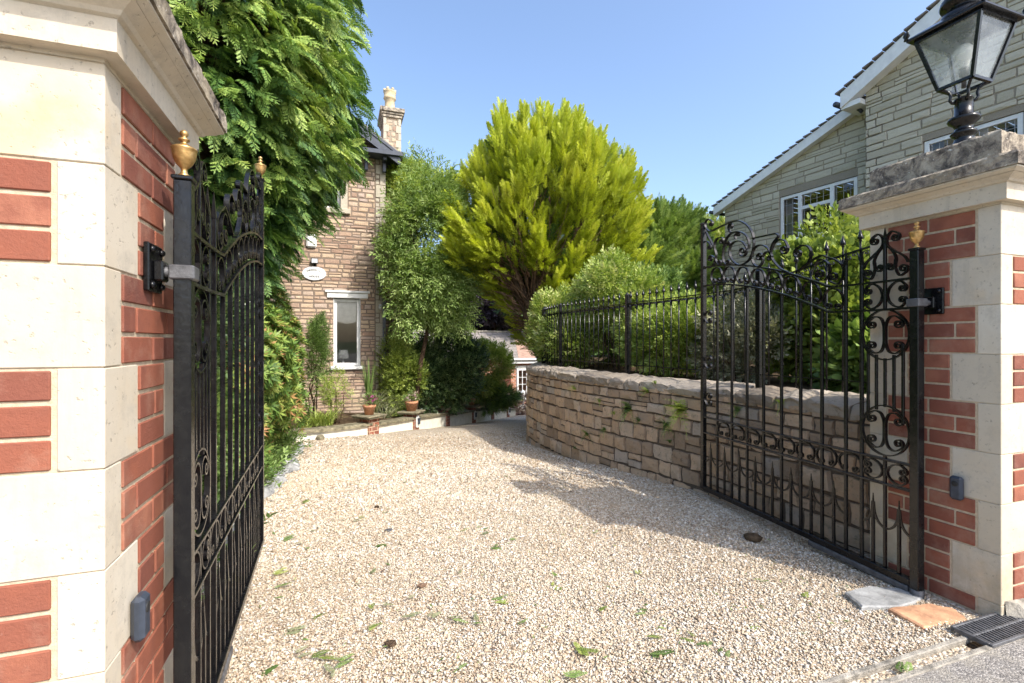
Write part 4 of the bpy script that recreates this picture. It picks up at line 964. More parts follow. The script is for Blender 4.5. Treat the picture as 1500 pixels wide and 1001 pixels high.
for i in range(1, 7):
    x, y = PP[i]; p, q = PP[i-1], PP[i+1]; ang = math.atan2(q[1]-p[1], q[0]-p[0]); w = .235; zc = CAPZ[i]-.055
    b = MB(); rotbox(b, x, y, w, w, -3.0, zc, ang); pr_ = b.build('pier', M['mortar'] if i == 1 else M['joint2'], root)
    b = MB(); z = zc; k = 0
    while z > g0(y)-.08:
        for face in range(4):
            for s0, s1 in (((-w/2+.004,-.006), (.006,w/2-.004)) if k%2 else ((-w/2+.004,-w/4), (-w/4+.011,w/4+.01), (w/4+.02,w/2-.004))):
                t = ang+face*math.pi/2; c_, s_ = math.cos(t), math.sin(t); b.box(s0, s1, -w/2-.003, -w/2+.02, z-.066, z-.002, None, lambda a, e, zz: (x+a*c_-e*s_, y+a*s_+e*c_, zz), .002)
        z -= .075; k += 1
    b.build('pier_bricks', M['brick'], pr_)
    b = MB(); rotbox(b, x, y, .40, .40, zc+.001, zc+.026, ang, .006); rotbox(b, x, y, .44, .44, zc+.027, zc+.055, ang, .008); b.build('pier_cap', M['moss'], pr_)
vs = []
for i in range(len(PP)):
    x, y = PP[i]; zt = (PT[min(i,6)][0])-.09; vs += [(x-.05,y+.05,zt), (x-1.5 if i < 2 else x-.6,y+1.4,zt+.06), (-6 if i < 2 else x-1.6,y+3.4,zt+.10)]
b = MB(); b.add(vs, [(i*3+j,(i+1)*3+j,(i+1)*3+j+1,i*3+j+1) for i in range(len(PP)-1) for j in (0,1)]); struct(b.build('planter_soil', M['soil']))
def lightbox(i, label):
    x, y = PP[i]; p, q = PP[i-1], PP[i+1]; ang = math.atan2(q[1]-p[1], q[0]-p[0]); nx, ny = math.sin(ang), -math.cos(ang); z = (CAPZ[i]+g0(y))/2-.02
    f = lambda a, e, zz: (x+nx*(.127+e)+math.cos(ang)*a, y+ny*(.127+e)+math.sin(ang)*a, zz)
    r_ = empty('pier_light', f(0,0,z-.12), label, 'wall light', 'white lights on the planter piers')
    b = MB(); out = [(math.sin(t)*.062, math.cos(t)*.062+.065) for t in np.linspace(-math.pi/2,math.pi/2,11)]+[(.066,-.10), (.045,-.12), (-.045,-.12), (-.066,-.10)]
    b.flat(out, .02, lambda a, c_, h: f(a,h,z+c_)); b.build('back_plate', M['white'], r_)
    b = MB(); b.box(-.028,.028,.021,.062,z-.055,z+.055,.5,f,.006); b.box(-.038,.038,.021,.075,z+.056,z+.075,.5,f,.006); b.build('lamp', M['plastic'], r_)
lightbox(2, 'white arched light on the planter pier below the pale flowering pot'); lightbox(4, 'white arched light on the planter pier below the round shaded pot'); lightbox(6, 'white arched light on the farthest planter pier')

# ------------------------------------------------------------------ neighbour's house on the right
P0 = np.array((10.25,9.1)); DV = np.array((-.12,.993)); DV = DV/np.linalg.norm(DV); NV = np.array((-DV[1],DV[0]))   # NV points at the drive
def nf(off=0): return lambda a, h, z: (P0[0]+DV[0]*a+NV[0]*(h+off), P0[1]+DV[1]*a+NV[1]*(h+off), z)
def uv_a(u, off=0):
    k = (u-750)/FPX; p = P0+NV*off; X = CY*p[0]-SY*p[1]; D = SY*p[0]+CY*p[1]; dX = CY*DV[0]-SY*DV[1]; dD = SY*DV[0]+CY*DV[1]
    a = (X-k*D)/(k*dD-dX); return a, D+a*dD
root = empty('neighbour_house', (12,8,-.4), 'modern buff stone house with stepped white barge boards behind the right gate', 'house')
aE, dE = uv_a(1062); aC, dC = uv_a(1268); zE = (500-303)*dE/FPX; zC = (500-152)*dC/FPX; sw = (zC-zE)/(aC-aE)
wg = nf(0); ztop = lambda a: zE+(a-aE)*sw
w0, wd0 = uv_a(1142); w1, _ = uv_a(1256); wz1 = (500-289)*wd0/FPX; wz0 = (500-357)*wd0/FPX
b = MB(); amin = aC-4.0
def npoly(b, pts, f, th): b.flat(pts, th, lambda a, z, h: f(a,-h,z))
npoly(b, [(aE,-1), (aE,ztop(aE)), (w0,ztop(w0)), (w0,-1)], wg, .3); npoly(b, [(w0,-1), (w0,wz0), (w1,wz0), (w1,-1)], wg, .3)
npoly(b, [(w0,wz1), (w0,ztop(w0)), (w1,ztop(w1)), (w1,wz1)], wg, .3); npoly(b, [(w1,-1), (w1,ztop(w1)), (aC-1.0,ztop(aC-1.0)), (aC-1.0,-1)], wg, .3)
off = .45; a2, d2 = uv_a(1268, off); zM = (500-128)*d2/FPX; a3, d3 = uv_a(1395, off); zM3 = (500-14)*d3/FPX; sm = (zM3-zM)/(a3-a2); mt = lambda a: zM+(a-a2)*sm
mf = nf(off); aR = a2-3.6; aEnd = aR-3.2
mt2 = lambda a: mt(a) if a > aR else mt(aR)-(aR-a)*abs(sm)
vw0, vd0 = uv_a(1352, off); vw1, _ = uv_a(1500, off); vz1 = (500-207)*vd0/FPX; vz0 = vz1-1.1
npoly(b, [(a2,-1), (a2,mt(a2)), (vw0,mt(vw0)), (vw0,-1)], mf, .3); npoly(b, [(vw0,-1), (vw0,vz0), (vw1,vz0), (vw1,-1)], mf, .3); npoly(b, [(vw0,vz1), (vw0,mt(vw0)), (vw1,mt2(vw1)), (vw1,vz1)], mf, .3)
npoly(b, [(vw1,-1), (vw1,mt2(vw1)), (aR,mt(aR)), (aEnd,mt2(aEnd)), (aEnd,-1)], mf, .3)
b.flat([(0,-1), (0,mt(a2)), (-7,mt(a2)), (-7,-1)], .3, lambda a, z, h: mf(a2-h,a,z)); b.flat([(0,-1), (0,zE), (-6.5,zE), (-6.5,-1)], .3, lambda a, z, h: wg(aE-h,a,z))
b.flat([(0,-1), (0,mt2(aEnd)), (-7,mt2(aEnd)), (-7,-1)], .3, lambda a, z, h: mf(aEnd+h,a,z))
b.build('wall', M['joint2'], root)
b = MB(); lay(b, aC-.3, aE, 1.0, zC+.2, wg, (.10,.19), (.22,.62), .005, .020, ((w1,w0,wz0,wz1),), lambda a, z: z < ztop(a)-.04, .4, .12, .02, .09)
lay(b, aEnd, a2, 1.0, mt(aR), mf, (.10,.19), (.22,.62), .005, .026, ((vw1,vw0,vz0,vz1),), lambda a, z: z < mt2(a)-.04, .4, .12, .02, .09)
b.build('stonework', M['neighstone'], root)
def slopeboard(b, f, a0, z0, a1, z1, h0, h1, dn, up_): 
    b.flat([(a0,z0-dn), (a0,z0+up_), (a1,z1+up_), (a1,z1-dn)], h1-h0, lambda a, z, h: f(a,h0+h,z))
ext = .25
bb = MB(); slopeboard(bb, wg, aE+ext, ztop(aE+ext), aC+.0, ztop(aC), .14, .17, .10, .12); slopeboard(bb, wg, aE+ext, ztop(aE+ext), aC+.0, ztop(aC), .002, .139, .10, -.075)
slopeboard(bb, mf, a2+.36, mt(a2+.36), aR, mt(aR), .20, .235, .13, .17); slopeboard(bb, mf, a2+.36, mt(a2+.36), aR, mt(aR), .002, .199, .13, -.10); slopeboard(bb, mf, aR, mt(aR), aEnd-.3, mt2(aEnd-.3), .20, .235, .13, .17)
bb.flat([(a2+.36,mt(a2+.36)-.16), (a2+.36,mt(a2+.36)-.06), (a2+.001,mt(a2+.36)-.06), (a2+.001,mt(a2+.36)-.16)], .7, lambda a, z, h: mf(a,.20-h,z))
bb.build('barge_board', M['white'], root)
b = MB()                                            # tiled roofs with a ragged edge of single tiles
def tiles(f, a0, z0, a1, z1, h1, back):
    n = int(abs(a1-a0)/.17)
    for i in range(n):
        s, t = i/n, (i+1)/n; za, zb_ = z0+(z1-z0)*s, z0+(z1-z0)*t; aa, ab = a0+(a1-a0)*s, a0+(a1-a0)*t; j = random.uniform(-.01,.01)
        b.flat([(aa,za+.015+.03), (ab,zb_+.015), (ab,zb_+.035), (aa,za+.035+.04)], back, lambda a, z, h: f(a,h1+j-h,z))
tiles(wg, aE+ext+.05, ztop(aE+ext)+.11, aC, ztop(aC)+.11, .20, 6.5); tiles(mf, a2+.45, mt(a2+.40)+.16, aR, mt(aR)+.17, .27, 7.2); tiles(mf, aEnd-.4, mt2(aEnd-.3)+.16, aR, mt(aR)+.17, .27, 7.2)
b.build('roof', M['slate'], root)
b = MB(); p = a2+.44; b.tube([mf(p,.27,mt(p)+.02), mf(p,-6,mt(p)+.02)], .055, 8); q_ = aE+ext+.08; b.tube([wg(q_,.2,ztop(q_)+.03), wg(q_,-6,ztop(q_)+.03)], .05, 8); b.tube([mf(a2+.30,-.1,mt(a2)-.2), mf(a2+.12,-.1,mt(a2)-.42)], .035, 8); b.build('gutter', M['plastic'], root)
def nwin(f, aL, aRt, z0, z1, nb, toplight):
    fr = MB(); fw = .075; h0, h1 = -.09, -.02
    B = lambda a0, a1, q0, q1, hh=0: fr.box(min(a0,a1), max(a0,a1), h0, h1+hh, q0, q1, .5, f, .005)
    B(aL,aL-fw,z0,z1); B(aRt,aRt+fw,z0,z1); B(aL-fw,aRt+fw,z1-fw,z1); B(aL-fw,aRt+fw,z0,z0+fw)
    cuts = nb
    for c_ in cuts: a = aL+(aRt-aL)*c_; B(a-.045,a+.045,z0+fw,z1-fw,.01)
    fr.box(aRt-.05, aL+.05, -.02, .06, z0-.05, z0-.004, .5, f, .006); edges = [0]+list(cuts)+[1]
    if toplight is not None:
        i = toplight; a, c_ = aL+(aRt-aL)*edges[i], aL+(aRt-aL)*edges[i+1]; zz = z0+(z1-z0)*.66; B(a-.045,c_+.045,zz-.04,zz+.04,.008)
    w = fr.build('window', M['white'], root)
    g = MB(); g.add([f(aL-fw,-.05,z0+fw), f(aRt+fw,-.05,z0+fw), f(aRt+fw,-.05,z1-fw), f(aL-fw,-.05,z1-fw)], [(0,1,2,3)]); g.build('pane', M['winglass'], w)
    g = MB(); n = 12
    for i in range(1, n): a = aL+(aRt-aL)*i/n; g.bar(f(a,-.046,z0+fw), f(a,-.046,z1-fw), .009, .003)
    for i in range(1, 5): zz = z0+(z1-z0)*i/5; g.bar(f(aL,-.046,zz), f(aRt,-.046,zz), .009, .003)
    g.build('leading', M['solar'], w)
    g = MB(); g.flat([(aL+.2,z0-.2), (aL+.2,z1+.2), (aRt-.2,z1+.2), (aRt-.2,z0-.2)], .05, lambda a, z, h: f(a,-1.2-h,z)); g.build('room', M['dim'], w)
    g = MB(); vs = []; nn = 12
    for i in range(nn+1):
        a = aL-.06+(-.16)*i/nn; vs += [f(a,-.20+.03*(i%2),z0-.05), f(a,-.20+.03*(i%2),z1+.05)]
    g.add(vs, [(2*i,2*i+2,2*i+3,2*i+1) for i in range(nn)], .5); g.build('curtain', M['curtain'], w)
nwin(wg, w0-.01, w1+.01, wz0+.01, wz1-.01, (.28,.70), 1); nwin(mf, vw0-.01, vw1+.01, vz0+.01, vz1-.01, (.5,), None)

# ------------------------------------------------------------------ bungalow down the slope
root = empty('bungalow', (6,23,-3.2), 'low red brick bungalow with slate roof and white windows at the end of the drive', 'bungalow')
by = 21.6
b = MB(); b.box(1.5, 7.35, by+.4, by+5.6, -3.6, -.83, .5); b.box(7.36, 12.5, by-.6, by+6, -3.6, -1.05, .5); b.add([(7.36,by+.2,-1.04), (7.36,by+5.4,-1.04), (7.36,by+2.9,.40), (7.60,by+.2,-1.04), (7.60,by+5.4,-1.04), (7.60,by+2.9,.40)], [(0,2,1), (3,4,5), (0,3,5,2), (2,5,4,1)]); b.build('wall', M['redwall'], root)
b = MB(); r0, r1, e0, e1 = (.52, by+3), None, (-.86, by+.1), None
b.add([(1.2,by+.1,-.86), (8.0,by+.1,-.86), (8.75,by+3,.50), (1.2,by+3,.50), (1.2,by+5.9,-.86), (8.0,by+5.9,-.86)], [(0,1,2,3), (3,2,5,4), (1,5,2)]); b.build('roof', M['slate'], root)
b = MB(); b.tube([(1.2,by+3,.52), (8.7,by+3,.52)], .06, 8); b.build('ridge', M['concrete'], root)
b = MB(); b.add([(8.76,by+3,.49), (8.01,by+.12,-.855), (9.4,by+.12,-.84), (9.4,by+3,.50)], [(0,1,2,3)]); b.build('tiled_slope', M['redtile'], root)
b = MB(); b.box(7.15, 12.6, by-.85, by+.35, -1.02, -.86, .5, None, .02); b.box(7.05, 12.7, by-.95, by+.30, -.855, -.80, .5, None, .02); b.build('cornice', M['white'], root)
for k in range(4):
    x = 7.62+k*.98; f = window_unit(root, x, x+.56, -2.75, -1.25, by-.66, .09)
    b = MB(); b.box(x-.06, x+.62, by-.66, by-.605, -1.24, -1.12, .5, None, .01); b.build('lintel', M['white'], f)
    b = MB(); b.box(x+.265, x+.295, by-.65, by-.61, -2.65, -1.34, .5)
    for z in (-2.3,-1.98,-1.66): b.box(x+.09, x+.47, by-.648, by-.612, z-.012, z+.012, .5)
    b.build('glazing_bars', M['white'], f)
b = MB(); b.box(7.36, 12.5, by-.603, by-.601, -3.6, -1.06, .5)
b = MB(); b.box(6.9, 12.2, by-2.6, by-2.2, -3.5, -2.78, .5, None, .03); b.box(6.8, 12.3, by-2.7, by-2.1, -2.775, -2.70, .5, None, .02); tag(b.build('terrace_wall', M['render']), 'low cream terrace wall in front of the bungalow windows', 'wall')
# ------------------------------------------------------------------ foliage templates (quads along +x, face up +z)
def frames(d, up=None, roll=.6):
    n = len(d); d = d/np.linalg.norm(d, axis=1, keepdims=True)
    if up is None: up = np.tile((0,0,1.), (n,1))
    up = up+rng.normal(0, roll, (n,3)); s = np.cross(up, d); s /= np.linalg.norm(s, axis=1, keepdims=True)+1e-9; w = np.cross(d, s)
    return np.stack([d, s, w], 2)
def leafquad(p, d, l, w, fold=.2, up=(0,0,1)):
    p, d = np.array(p, float), np.array(d, float); d /= np.linalg.norm(d); s = np.cross(up, d); s /= np.linalg.norm(s)+1e-9; u = np.cross(d, s)
    return [p, p+d*l*.45+s*w/2-u*fold*w, p+d*l, p+d*l*.45-s*w/2-u*fold*w]
def T(qs):
    v = np.array([p for q in qs for p in q]); return v, np.arange(len(v)).reshape(-1,4)
def t_spray():                                      # flat drooping cypress fan
    qs = []; dr = lambda x: -.42*x*x
    for i in range(6): x = i/6; qs.append([(x,.008,dr(x)), (x+.17,.004,dr(x+.17)), (x+.17,-.004,dr(x+.17)), (x,-.008,dr(x))])
    for i in range(15):
        x = .05+.92*i/15; sg = 1 if i%2 else -1; L = .40*(1-x)**.55+.05; a = math.radians(42+random.uniform(-7,7)); d = np.array((math.cos(a), sg*math.sin(a), -.25-.3*random.random()))
        p = np.array((x,0,dr(x))); qs.append(leafquad(p, d, L, .050+.02*(1-x), .1))
        for t in (.25,.5,.74):
            q = p+d/np.linalg.norm(d)*L*t
            for s2 in (-1, 1):
                a2 = a*sg+s2*.62; qs.append(leafquad(q, (math.cos(a2), math.sin(a2), -.35-.3*random.random()), L*.46*(1-t*.5), .046, .1))
    qs.append(leafquad((.93,0,dr(.93)), (1,0,-.9), .16, .04)); return T(qs)
def t_plume():                                      # upright feathery plume of golden cypress
    qs = []
    for i in range(24):
        x = .04+.90*(i/24); a = i*2.4; th = .62-.25*x; L = .30*(1-x)**.6+.07; d = (math.cos(th), math.sin(th)*math.cos(a), math.sin(th)*math.sin(a))
        p = np.array((x,0,0)); qs.append(leafquad(p, d, L, .050, .2, (-.3,.4,.9)))
        q = p+np.array(d)*L*.42
        for s2 in (-1,1): qs.append(leafquad(q, (d[0]+.2,d[1]+.4*s2,d[2]-.3*s2), L*.55, .040, .2, (-.3,.4,.9)))
    qs.append(leafquad((.88,0,0), (1,0,0), .20, .05)); return T(qs)
def t_twig(n=7, l=.34, w=.16, spread=1.0, fold=.18):
    qs = []
    for i in range(n):
        x = .12+.85*i/n; a = i*2.4; th = spread*(1.05-.5*x); d = (math.cos(th), math.sin(th)*math.cos(a), math.sin(th)*math.sin(a)*.6)
        p = np.array((x,0,0)); dd = np.array(d)/np.linalg.norm(d); L = l*random.uniform(.75,1.15); W_ = w*random.uniform(.8,1.1)
        s = np.cross((0,.2,1), dd); s /= np.linalg.norm(s); u = np.cross(dd, s)
        a0, m1, m2, tip = p, p+dd*L*.35, p+dd*L*.70, p+dd*L-u*L*.16
        qs.append([a0, m1+s*W_/2-u*fold*W_, m2+s*W_*.38-u*(fold*W_+.03*L), tip]); qs.append([a0, tip, m2-s*W_*.38-u*(fold*W_+.03*L), m1-s*W_/2-u*fold*W_])
    return T(qs)
def t_pinnate():
    qs = []
    for i in range(6):
        x = .15+.75*i/6
        for s in (-1, 1): qs.append(leafquad((x,0,-.25*x*x), (.55,s*.85,-.3), .26, .10, .15))
    qs.append(leafquad((.9,0,-.2), (1,0,-.5), .28, .10)); return T(qs)
def t_whorl():
    qs = []
    for i in range(9): a = i*2.399; e = .25+.05*i; qs.append(leafquad((.5,0,0), (e,math.cos(a),math.sin(a)), .5, .13, .15, (1,.1,.1)))
    return T(qs)
TS = [t_spray() for _ in range(3)]; TP = [t_plume() for _ in range(3)]; TT = [t_twig() for _ in range(3)]; TL = [t_twig(6,.36,.11) for _ in range(2)]; TB = [t_twig(5,.52,.36,.9,.10) for _ in range(2)]; TN = [t_pinnate()]; TW = [t_whorl()]
def scatter(name, tmpls, P, F, size, m, par=None, org=None, rnd=None, squash=None):
    VV = []; QQ = []; RR = []; base = 0; n = len(P); which = rng.integers(0, len(tmpls), n); rnd = rng.random(n) if rnd is None else rnd
    for k, (tv, tq) in enumerate(tmpls):
        i = np.where(which == k)[0]
        if not len(i): continue
        v = np.einsum('nij,vj->nvi', F[i], tv)*size[i][:,None,None]+P[i][:,None,:]; nv = len(tv)
        QQ.append((tq[None]+(np.arange(len(i))*nv)[:,None,None]).reshape(-1,4)+base); VV.append(v.reshape(-1,3)); base += len(i)*nv
        per = np.clip(rnd[i][:,None]+rng.normal(0,.13,(len(i),nv//4)),0,1); RR.append(np.repeat(per.ravel(),4))
    return finish(name, np.concatenate(VV), None, m, par, org, np.concatenate(RR), None, np.concatenate(QQ))
def sph(n): d = rng.normal(size=(n,3)); return d/np.linalg.norm(d, axis=1, keepdims=True)
def lobes(c, r, K, lr, n, shell=.35, seed=None, zmin=None):
    "points in the outer shells of K clumps that cover an ellipsoid; returns positions and outward directions"
    c, r = np.array(c), np.array(r); L = sph(K); L = c+L*r*rng.uniform(.45,.80,(K,1)); R_ = lr*rng.uniform(.65,1.2,K)*r.mean(); w = R_**2; w /= w.sum()
    k = rng.choice(K, n, p=w); d = sph(n); q = d*(1-shell*rng.random((n,1))**1.2); P = L[k]+q*R_[k][:,None]*(r/r.mean())
    out = d*.6+(P-c)/r*.6; out /= np.linalg.norm(out, axis=1, keepdims=True)
    deep = np.linalg.norm((P-c)/r, axis=1); ok = deep > .42
    if zmin is not None: ok &= P[:,2] > zmin
    return P[ok], out[ok], np.clip(deep[ok],0,1.2)
def limb(b, p, q, r0, r1, wob_=.08, n=6):
    p, q = np.array(p, float), np.array(q, float); pts = [p+(q-p)*i/n+(rng.normal(0,wob_*np.linalg.norm(q-p)/n*1.5,3) if 0 < i < n else 0) for i in range(n+1)]
    b.tube(pts, [r0+(r1-r0)*i/n for i in range(n+1)], 7)
def bush(name, label, cat, c, r, n, tm, size, fo, base=None, K=14, lr=.42, up=.35, stems=5, group=None, shell=.4, trunk=None, zmin=None, roll=.6, bias=(0,0,0)):
    base = base or (c[0], c[1], c[2]-r[2]); root = empty(name, base, label, cat, group)
    P, D, deep = lobes(c, r, K, lr, n, shell, None, zmin); D = D+np.array((bias[0],bias[1],up+bias[2])); s = rng.uniform(size[0], size[1], len(P))
    scatter('foliage' if 'tree' not in cat else 'crown', tm, P, frames(D, None, roll), s, FO[fo], root)
    b = MB(); nm = 'trunk' if trunk else 'stems'
    if trunk:
        fork = np.array((c[0],c[1],c[2]-r[2]*.35)); limb(b, base, fork, trunk, trunk*.6, .03)
        for i in range(stems*2): d = sph(1)[0]; d[2] = abs(d[2])*.8; limb(b, fork-(0,0,.3*trunk), np.array(c)+d*np.array(r)*.75, trunk*.42, trunk*.08, .06)
    else:
        for i in range(stems): d = sph(1)[0]; d[2] = abs(d[2]); limb(b, np.array(base)+(d[0]*.06,d[1]*.06,-.05), np.array(c)+d*np.array(r)*.7, .014, .004, .08)
    b.build(nm, M['bark'], root); return root
A = lambda u, v, d: at(u, v, d)

# ------------------------------------------------------------------ big dark conifer on the left
def prof_crown(cx, cy, prof, n, thin=.5, lob=7, amp=.16, ph=0):
    zs = np.array([p[0] for p in prof]); rs = np.array([p[1] for p in prof]); z = rng.uniform(zs[0], zs[-1], n*3); r = np.interp(z, zs, rs)
    keep = rng.random(n*3) < r/rs.max()+.05; z, r = z[keep][:n], r[keep][:n]; t = rng.uniform(0, 2*math.pi, len(z))
    nz = 1+amp*np.sin(lob*t+2.1*z+ph)*np.sin(2.7*z+3*t)+amp*.6*np.sin(13*t-4.2*z)
    q = 1-thin*rng.random(len(z))**1.6; R_ = r*nz*q
    return np.stack([cx+R_*np.cos(t), cy+R_*np.sin(t), z], 1), np.stack([np.cos(t), np.sin(t), np.zeros_like(t)], 1), q
root = empty('conifer', (-1.5,6.3,-1.5), 'huge dark green cypress with drooping sprays towering behind the left pillar', 'conifer tree')
pf = [(-.2,.30), (.2,.30), (.9,.66), (1.6,1.08), (2.4,1.50), (3.2,1.60), (4.2,1.54), (5.2,1.3), (6.4,.9), (7.4,.3)]
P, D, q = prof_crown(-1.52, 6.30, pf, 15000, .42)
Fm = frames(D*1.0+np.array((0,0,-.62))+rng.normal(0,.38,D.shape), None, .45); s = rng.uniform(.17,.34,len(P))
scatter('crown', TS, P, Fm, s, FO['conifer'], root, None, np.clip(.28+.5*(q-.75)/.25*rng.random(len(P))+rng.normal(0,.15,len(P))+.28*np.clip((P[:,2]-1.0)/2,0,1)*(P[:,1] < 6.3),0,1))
b = MB(); limb(b, (-1.5,6.3,-1.7), (-1.5,6.3,6.6), .24, .03, .01, 10)
for i in range(70):
    z = random.uniform(.0,6.2); t = random.uniform(0,6.28); r_ = np.interp(z, [p[0] for p in pf], [p[1] for p in pf])*.85; limb(b, (-1.5,6.3,z-.2), (-1.5+r_*math.cos(t),6.3+r_*math.sin(t),z+.15), .03, .006, .05)
b.build('trunk', M['bark'], root)
# second cypress behind it: bluish and finer
root = empty('conifer', (-2.9,8.2,-1.5), 'second dark cypress standing behind the huge one, mostly hidden', 'conifer tree')
P, D, q = prof_crown(-2.9, 8.2, [(-1.2,1.1), (1,1.6), (3,1.9), (5,1.7), (7,1.0), (8.4,.2)], 2500, .4, 6, .12, 1)
scatter('crown', TS, P, frames(D+np.array((0,0,-.3)), None, .5), rng.uniform(.35,.6,len(P)), FO['conifer'], root, None, np.clip(rng.normal(.3,.15,len(P)),0,1)); b = MB(); limb(b, (-2.9,8.2,-1.7), (-2.9,8.2,7), .2, .03, .01); b.build('trunk', M['bark'], root)

# ------------------------------------------------------------------ golden conifer on the right
gx, gy = 4.36, 10.18
root = empty('golden_conifer', (3.85,8.6,-.45), 'bright golden yellow-green conifer with leaning brown trunk beyond the railing', 'conifer tree')
GZ = [-.1,.5,1.1,1.8,2.5,3.2,3.9,4.4,4.75]; GR = [.60,1.10,1.60,1.96,2.05,1.95,1.62,1.18,.55]
def gold():
    "plume-shaped boughs that point out and up, each clothed in its own sprays"
    P = []; D = []; Q = []; K = 265
    for i in range(K):
        z = -.1+4.85*(i+.5)/K; r = np.interp(z, GZ, GR); t = i*2.39996+random.uniform(-.25,.25)
        side = r*math.cos(t)*CY-r*math.sin(t)*SY; 
        if z < 1.45 and side < .35-.25*z and random.random() < .88: continue
        hz = min(1,max(0,(z-.9)/3.2)); up = .30+1.15*hz+random.uniform(-.15,.25); o = 1-.60*hz
        d = np.array((math.cos(t)*o, math.sin(t)*o, up)); d /= np.linalg.norm(d); L = random.uniform(.7,1.5); rad = random.uniform(.15,.36)
        kk = 1+.13*math.sin(3*t+1.9*z)+.10*math.sin(5*t-2.6*z+1)+random.uniform(-.10,.12); tip = np.array((gx+r*math.cos(t)*kk, gy+r*math.sin(t)*kk, z+.18*(1+2.2*(kk-1)))); n = 50; u = rng.random(n)**.8
        a = rng.uniform(0,6.283,n); e1 = np.cross(d,(.3,.2,1)); e1 /= np.linalg.norm(e1); e2 = np.cross(d,e1); w = rad*np.clip(1.15*(1-u),.04,1)*np.clip(u*3+.3,0,1)
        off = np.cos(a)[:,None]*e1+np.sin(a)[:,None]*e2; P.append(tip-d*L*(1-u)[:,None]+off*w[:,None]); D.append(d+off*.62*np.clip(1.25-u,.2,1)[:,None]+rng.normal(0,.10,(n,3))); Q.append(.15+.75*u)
    return np.concatenate(P), np.concatenate(D), np.concatenate(Q)
P, D, q = gold()
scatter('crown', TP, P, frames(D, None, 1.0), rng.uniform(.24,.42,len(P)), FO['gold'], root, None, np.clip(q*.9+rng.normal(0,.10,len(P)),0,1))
z = rng.uniform(.3,4.3,1500); r = np.interp(z,GZ,GR)*rng.uniform(.25,.72,1500); t = rng.uniform(0,6.283,1500); k = (z > 1.3) | (r*np.cos(t)*CY-r*np.sin(t)*SY > .1); z, r, t = z[k], r[k], t[k]
scatter('inner_foliage', TP, np.stack([gx+r*np.cos(t),gy+r*np.sin(t),z],1), frames(np.stack([np.cos(t),np.sin(t),1+0*t],1),None,1.0), rng.uniform(.35,.6,len(z)), FO['mid'], root)
b = MB(); limb(b, (3.85,8.6,-.5), (3.66,9.3,.35), .20, .16, .03); limb(b, (3.66,9.3,.35), (gx,gy,2.6), .16, .06, .03)
for i in range(11): t = random.uniform(0,6.28); limb(b, (3.66+.2*random.random(),9.35,.3+.5*random.random()), (gx+1.3*math.cos(t),gy+1.3*math.sin(t),random.uniform(1.6,3.6)), .07, .015, .05)
b.build('trunk', M['bark'], root)
b = MB()
for i in range(900):
    t = random.uniform(0,6.28); z1 = random.uniform(.2,3.6); rr = np.interp(z1, GZ, GR)*random.uniform(.55,.97); h = random.uniform(.15,.6); a0 = np.array((3.70+.25*h,9.4+.3*h,.2+z1*.35)); e_ = np.array((gx+rr*math.cos(t),gy+rr*math.sin(t),z1)); st = a0+(e_-a0)*h
    limb(b, st, e_, .010, .003, .12, 4)
b.build('dead_twigs', M['twig'], root)

# ------------------------------------------------------------------ tree and climbers by the house corner
bush('tree', 'light green pinnate-leaved tree leaning against the corner of the stone house', 'tree', A(632,372,10.3), (1.14,.85,2.05), 13000, TL, (.15,.27), 'tree', base=(*A(603,500,10.5)[:2],-1.95), K=70, lr=.26, up=-.05, stems=9, trunk=.06, shell=.7, roll=.7)
bush('climber', 'bright green climber on the roof corner below the chimney', 'climber', A(592,275,11.2), (.50,.3,.82), 2200, TT, (.14,.24), 'lime', base=(*A(585,560,11.8)[:2],-2.0), K=12, lr=.34, up=.1, stems=7, shell=.6, bias=(0,-.4,0))
bush('climber', 'thin climber with small leaves at the stone corner above the white window', 'climber', A(562,375,10.6), (.16,.14,.95), 260, TL, (.08,.16), 'climber', base=(*A(562,560,10.6)[:2],-1.9), K=12, lr=.30, up=.1, stems=4, bias=(0,-.4,0))
# shrubs in the planter border
bush('shrub', 'large dark glossy evergreen shrub behind the planter wall', 'shrub', A(650,540,12.0), (1.10,.8,1.05), 6500, TT, (.14,.22), 'dark', K=34, lr=.34)
bush('shrub', 'shaded evergreen shrub between the tree trunk and the dark glossy shrub', 'shrub', A(617,548,11.3), (.55,.5,.80), 3600, TT, (.13,.20), 'dark', K=26, lr=.36)
bush('shrub', 'yellow-green leafy shrub left of the dark glossy one, against the house corner', 'shrub', A(590,545,10.5), (.46,.4,.85), 2800, TT, (.12,.2), 'climber', K=24, lr=.36)
bush('shrub', 'light green rounded shrub right of the dark glossy one', 'shrub', A(712,540,14.3), (.80,.6,.78), 2400, TT, (.16,.25), 'lime', K=14, lr=.4)
bush('shrub', 'dense mid green mound spilling over the far planter wall', 'shrub', A(716,577,14.6), (.85,.7,.46), 2600, TN, (.12,.22), 'mid', K=18, lr=.36)
bush('shrub', 'tall pieris with yellow, green and reddish leaves beside the left gate', 'shrub', (-1.22,6.15,-.45), (.66,.85,1.22), 5000, TW, (.13,.24), 'pieris', K=30, lr=.32)
bush('shrub', 'tall bright leafy shrub under the lowest conifer boughs beyond the left gate', 'shrub', (-.98,6.95,-.32), (.55,.6,1.15), 5600, TW, (.11,.20), 'pieris', K=34, lr=.30)
bush('shrub', 'dark leafy shrub at the foot of the big conifer behind the left gate', 'shrub', (-1.30,4.3,-.75), (.62,1.0,.72), 4000, TT, (.12,.20), 'mid', K=26, lr=.34)
bush('shrub', 'shaded green hedge behind the bars of the left gate', 'shrub', (-1.55,4.9,.25), (.7,1.4,.8), 3200, TT, (.14,.22), 'dark', K=22, lr=.36)
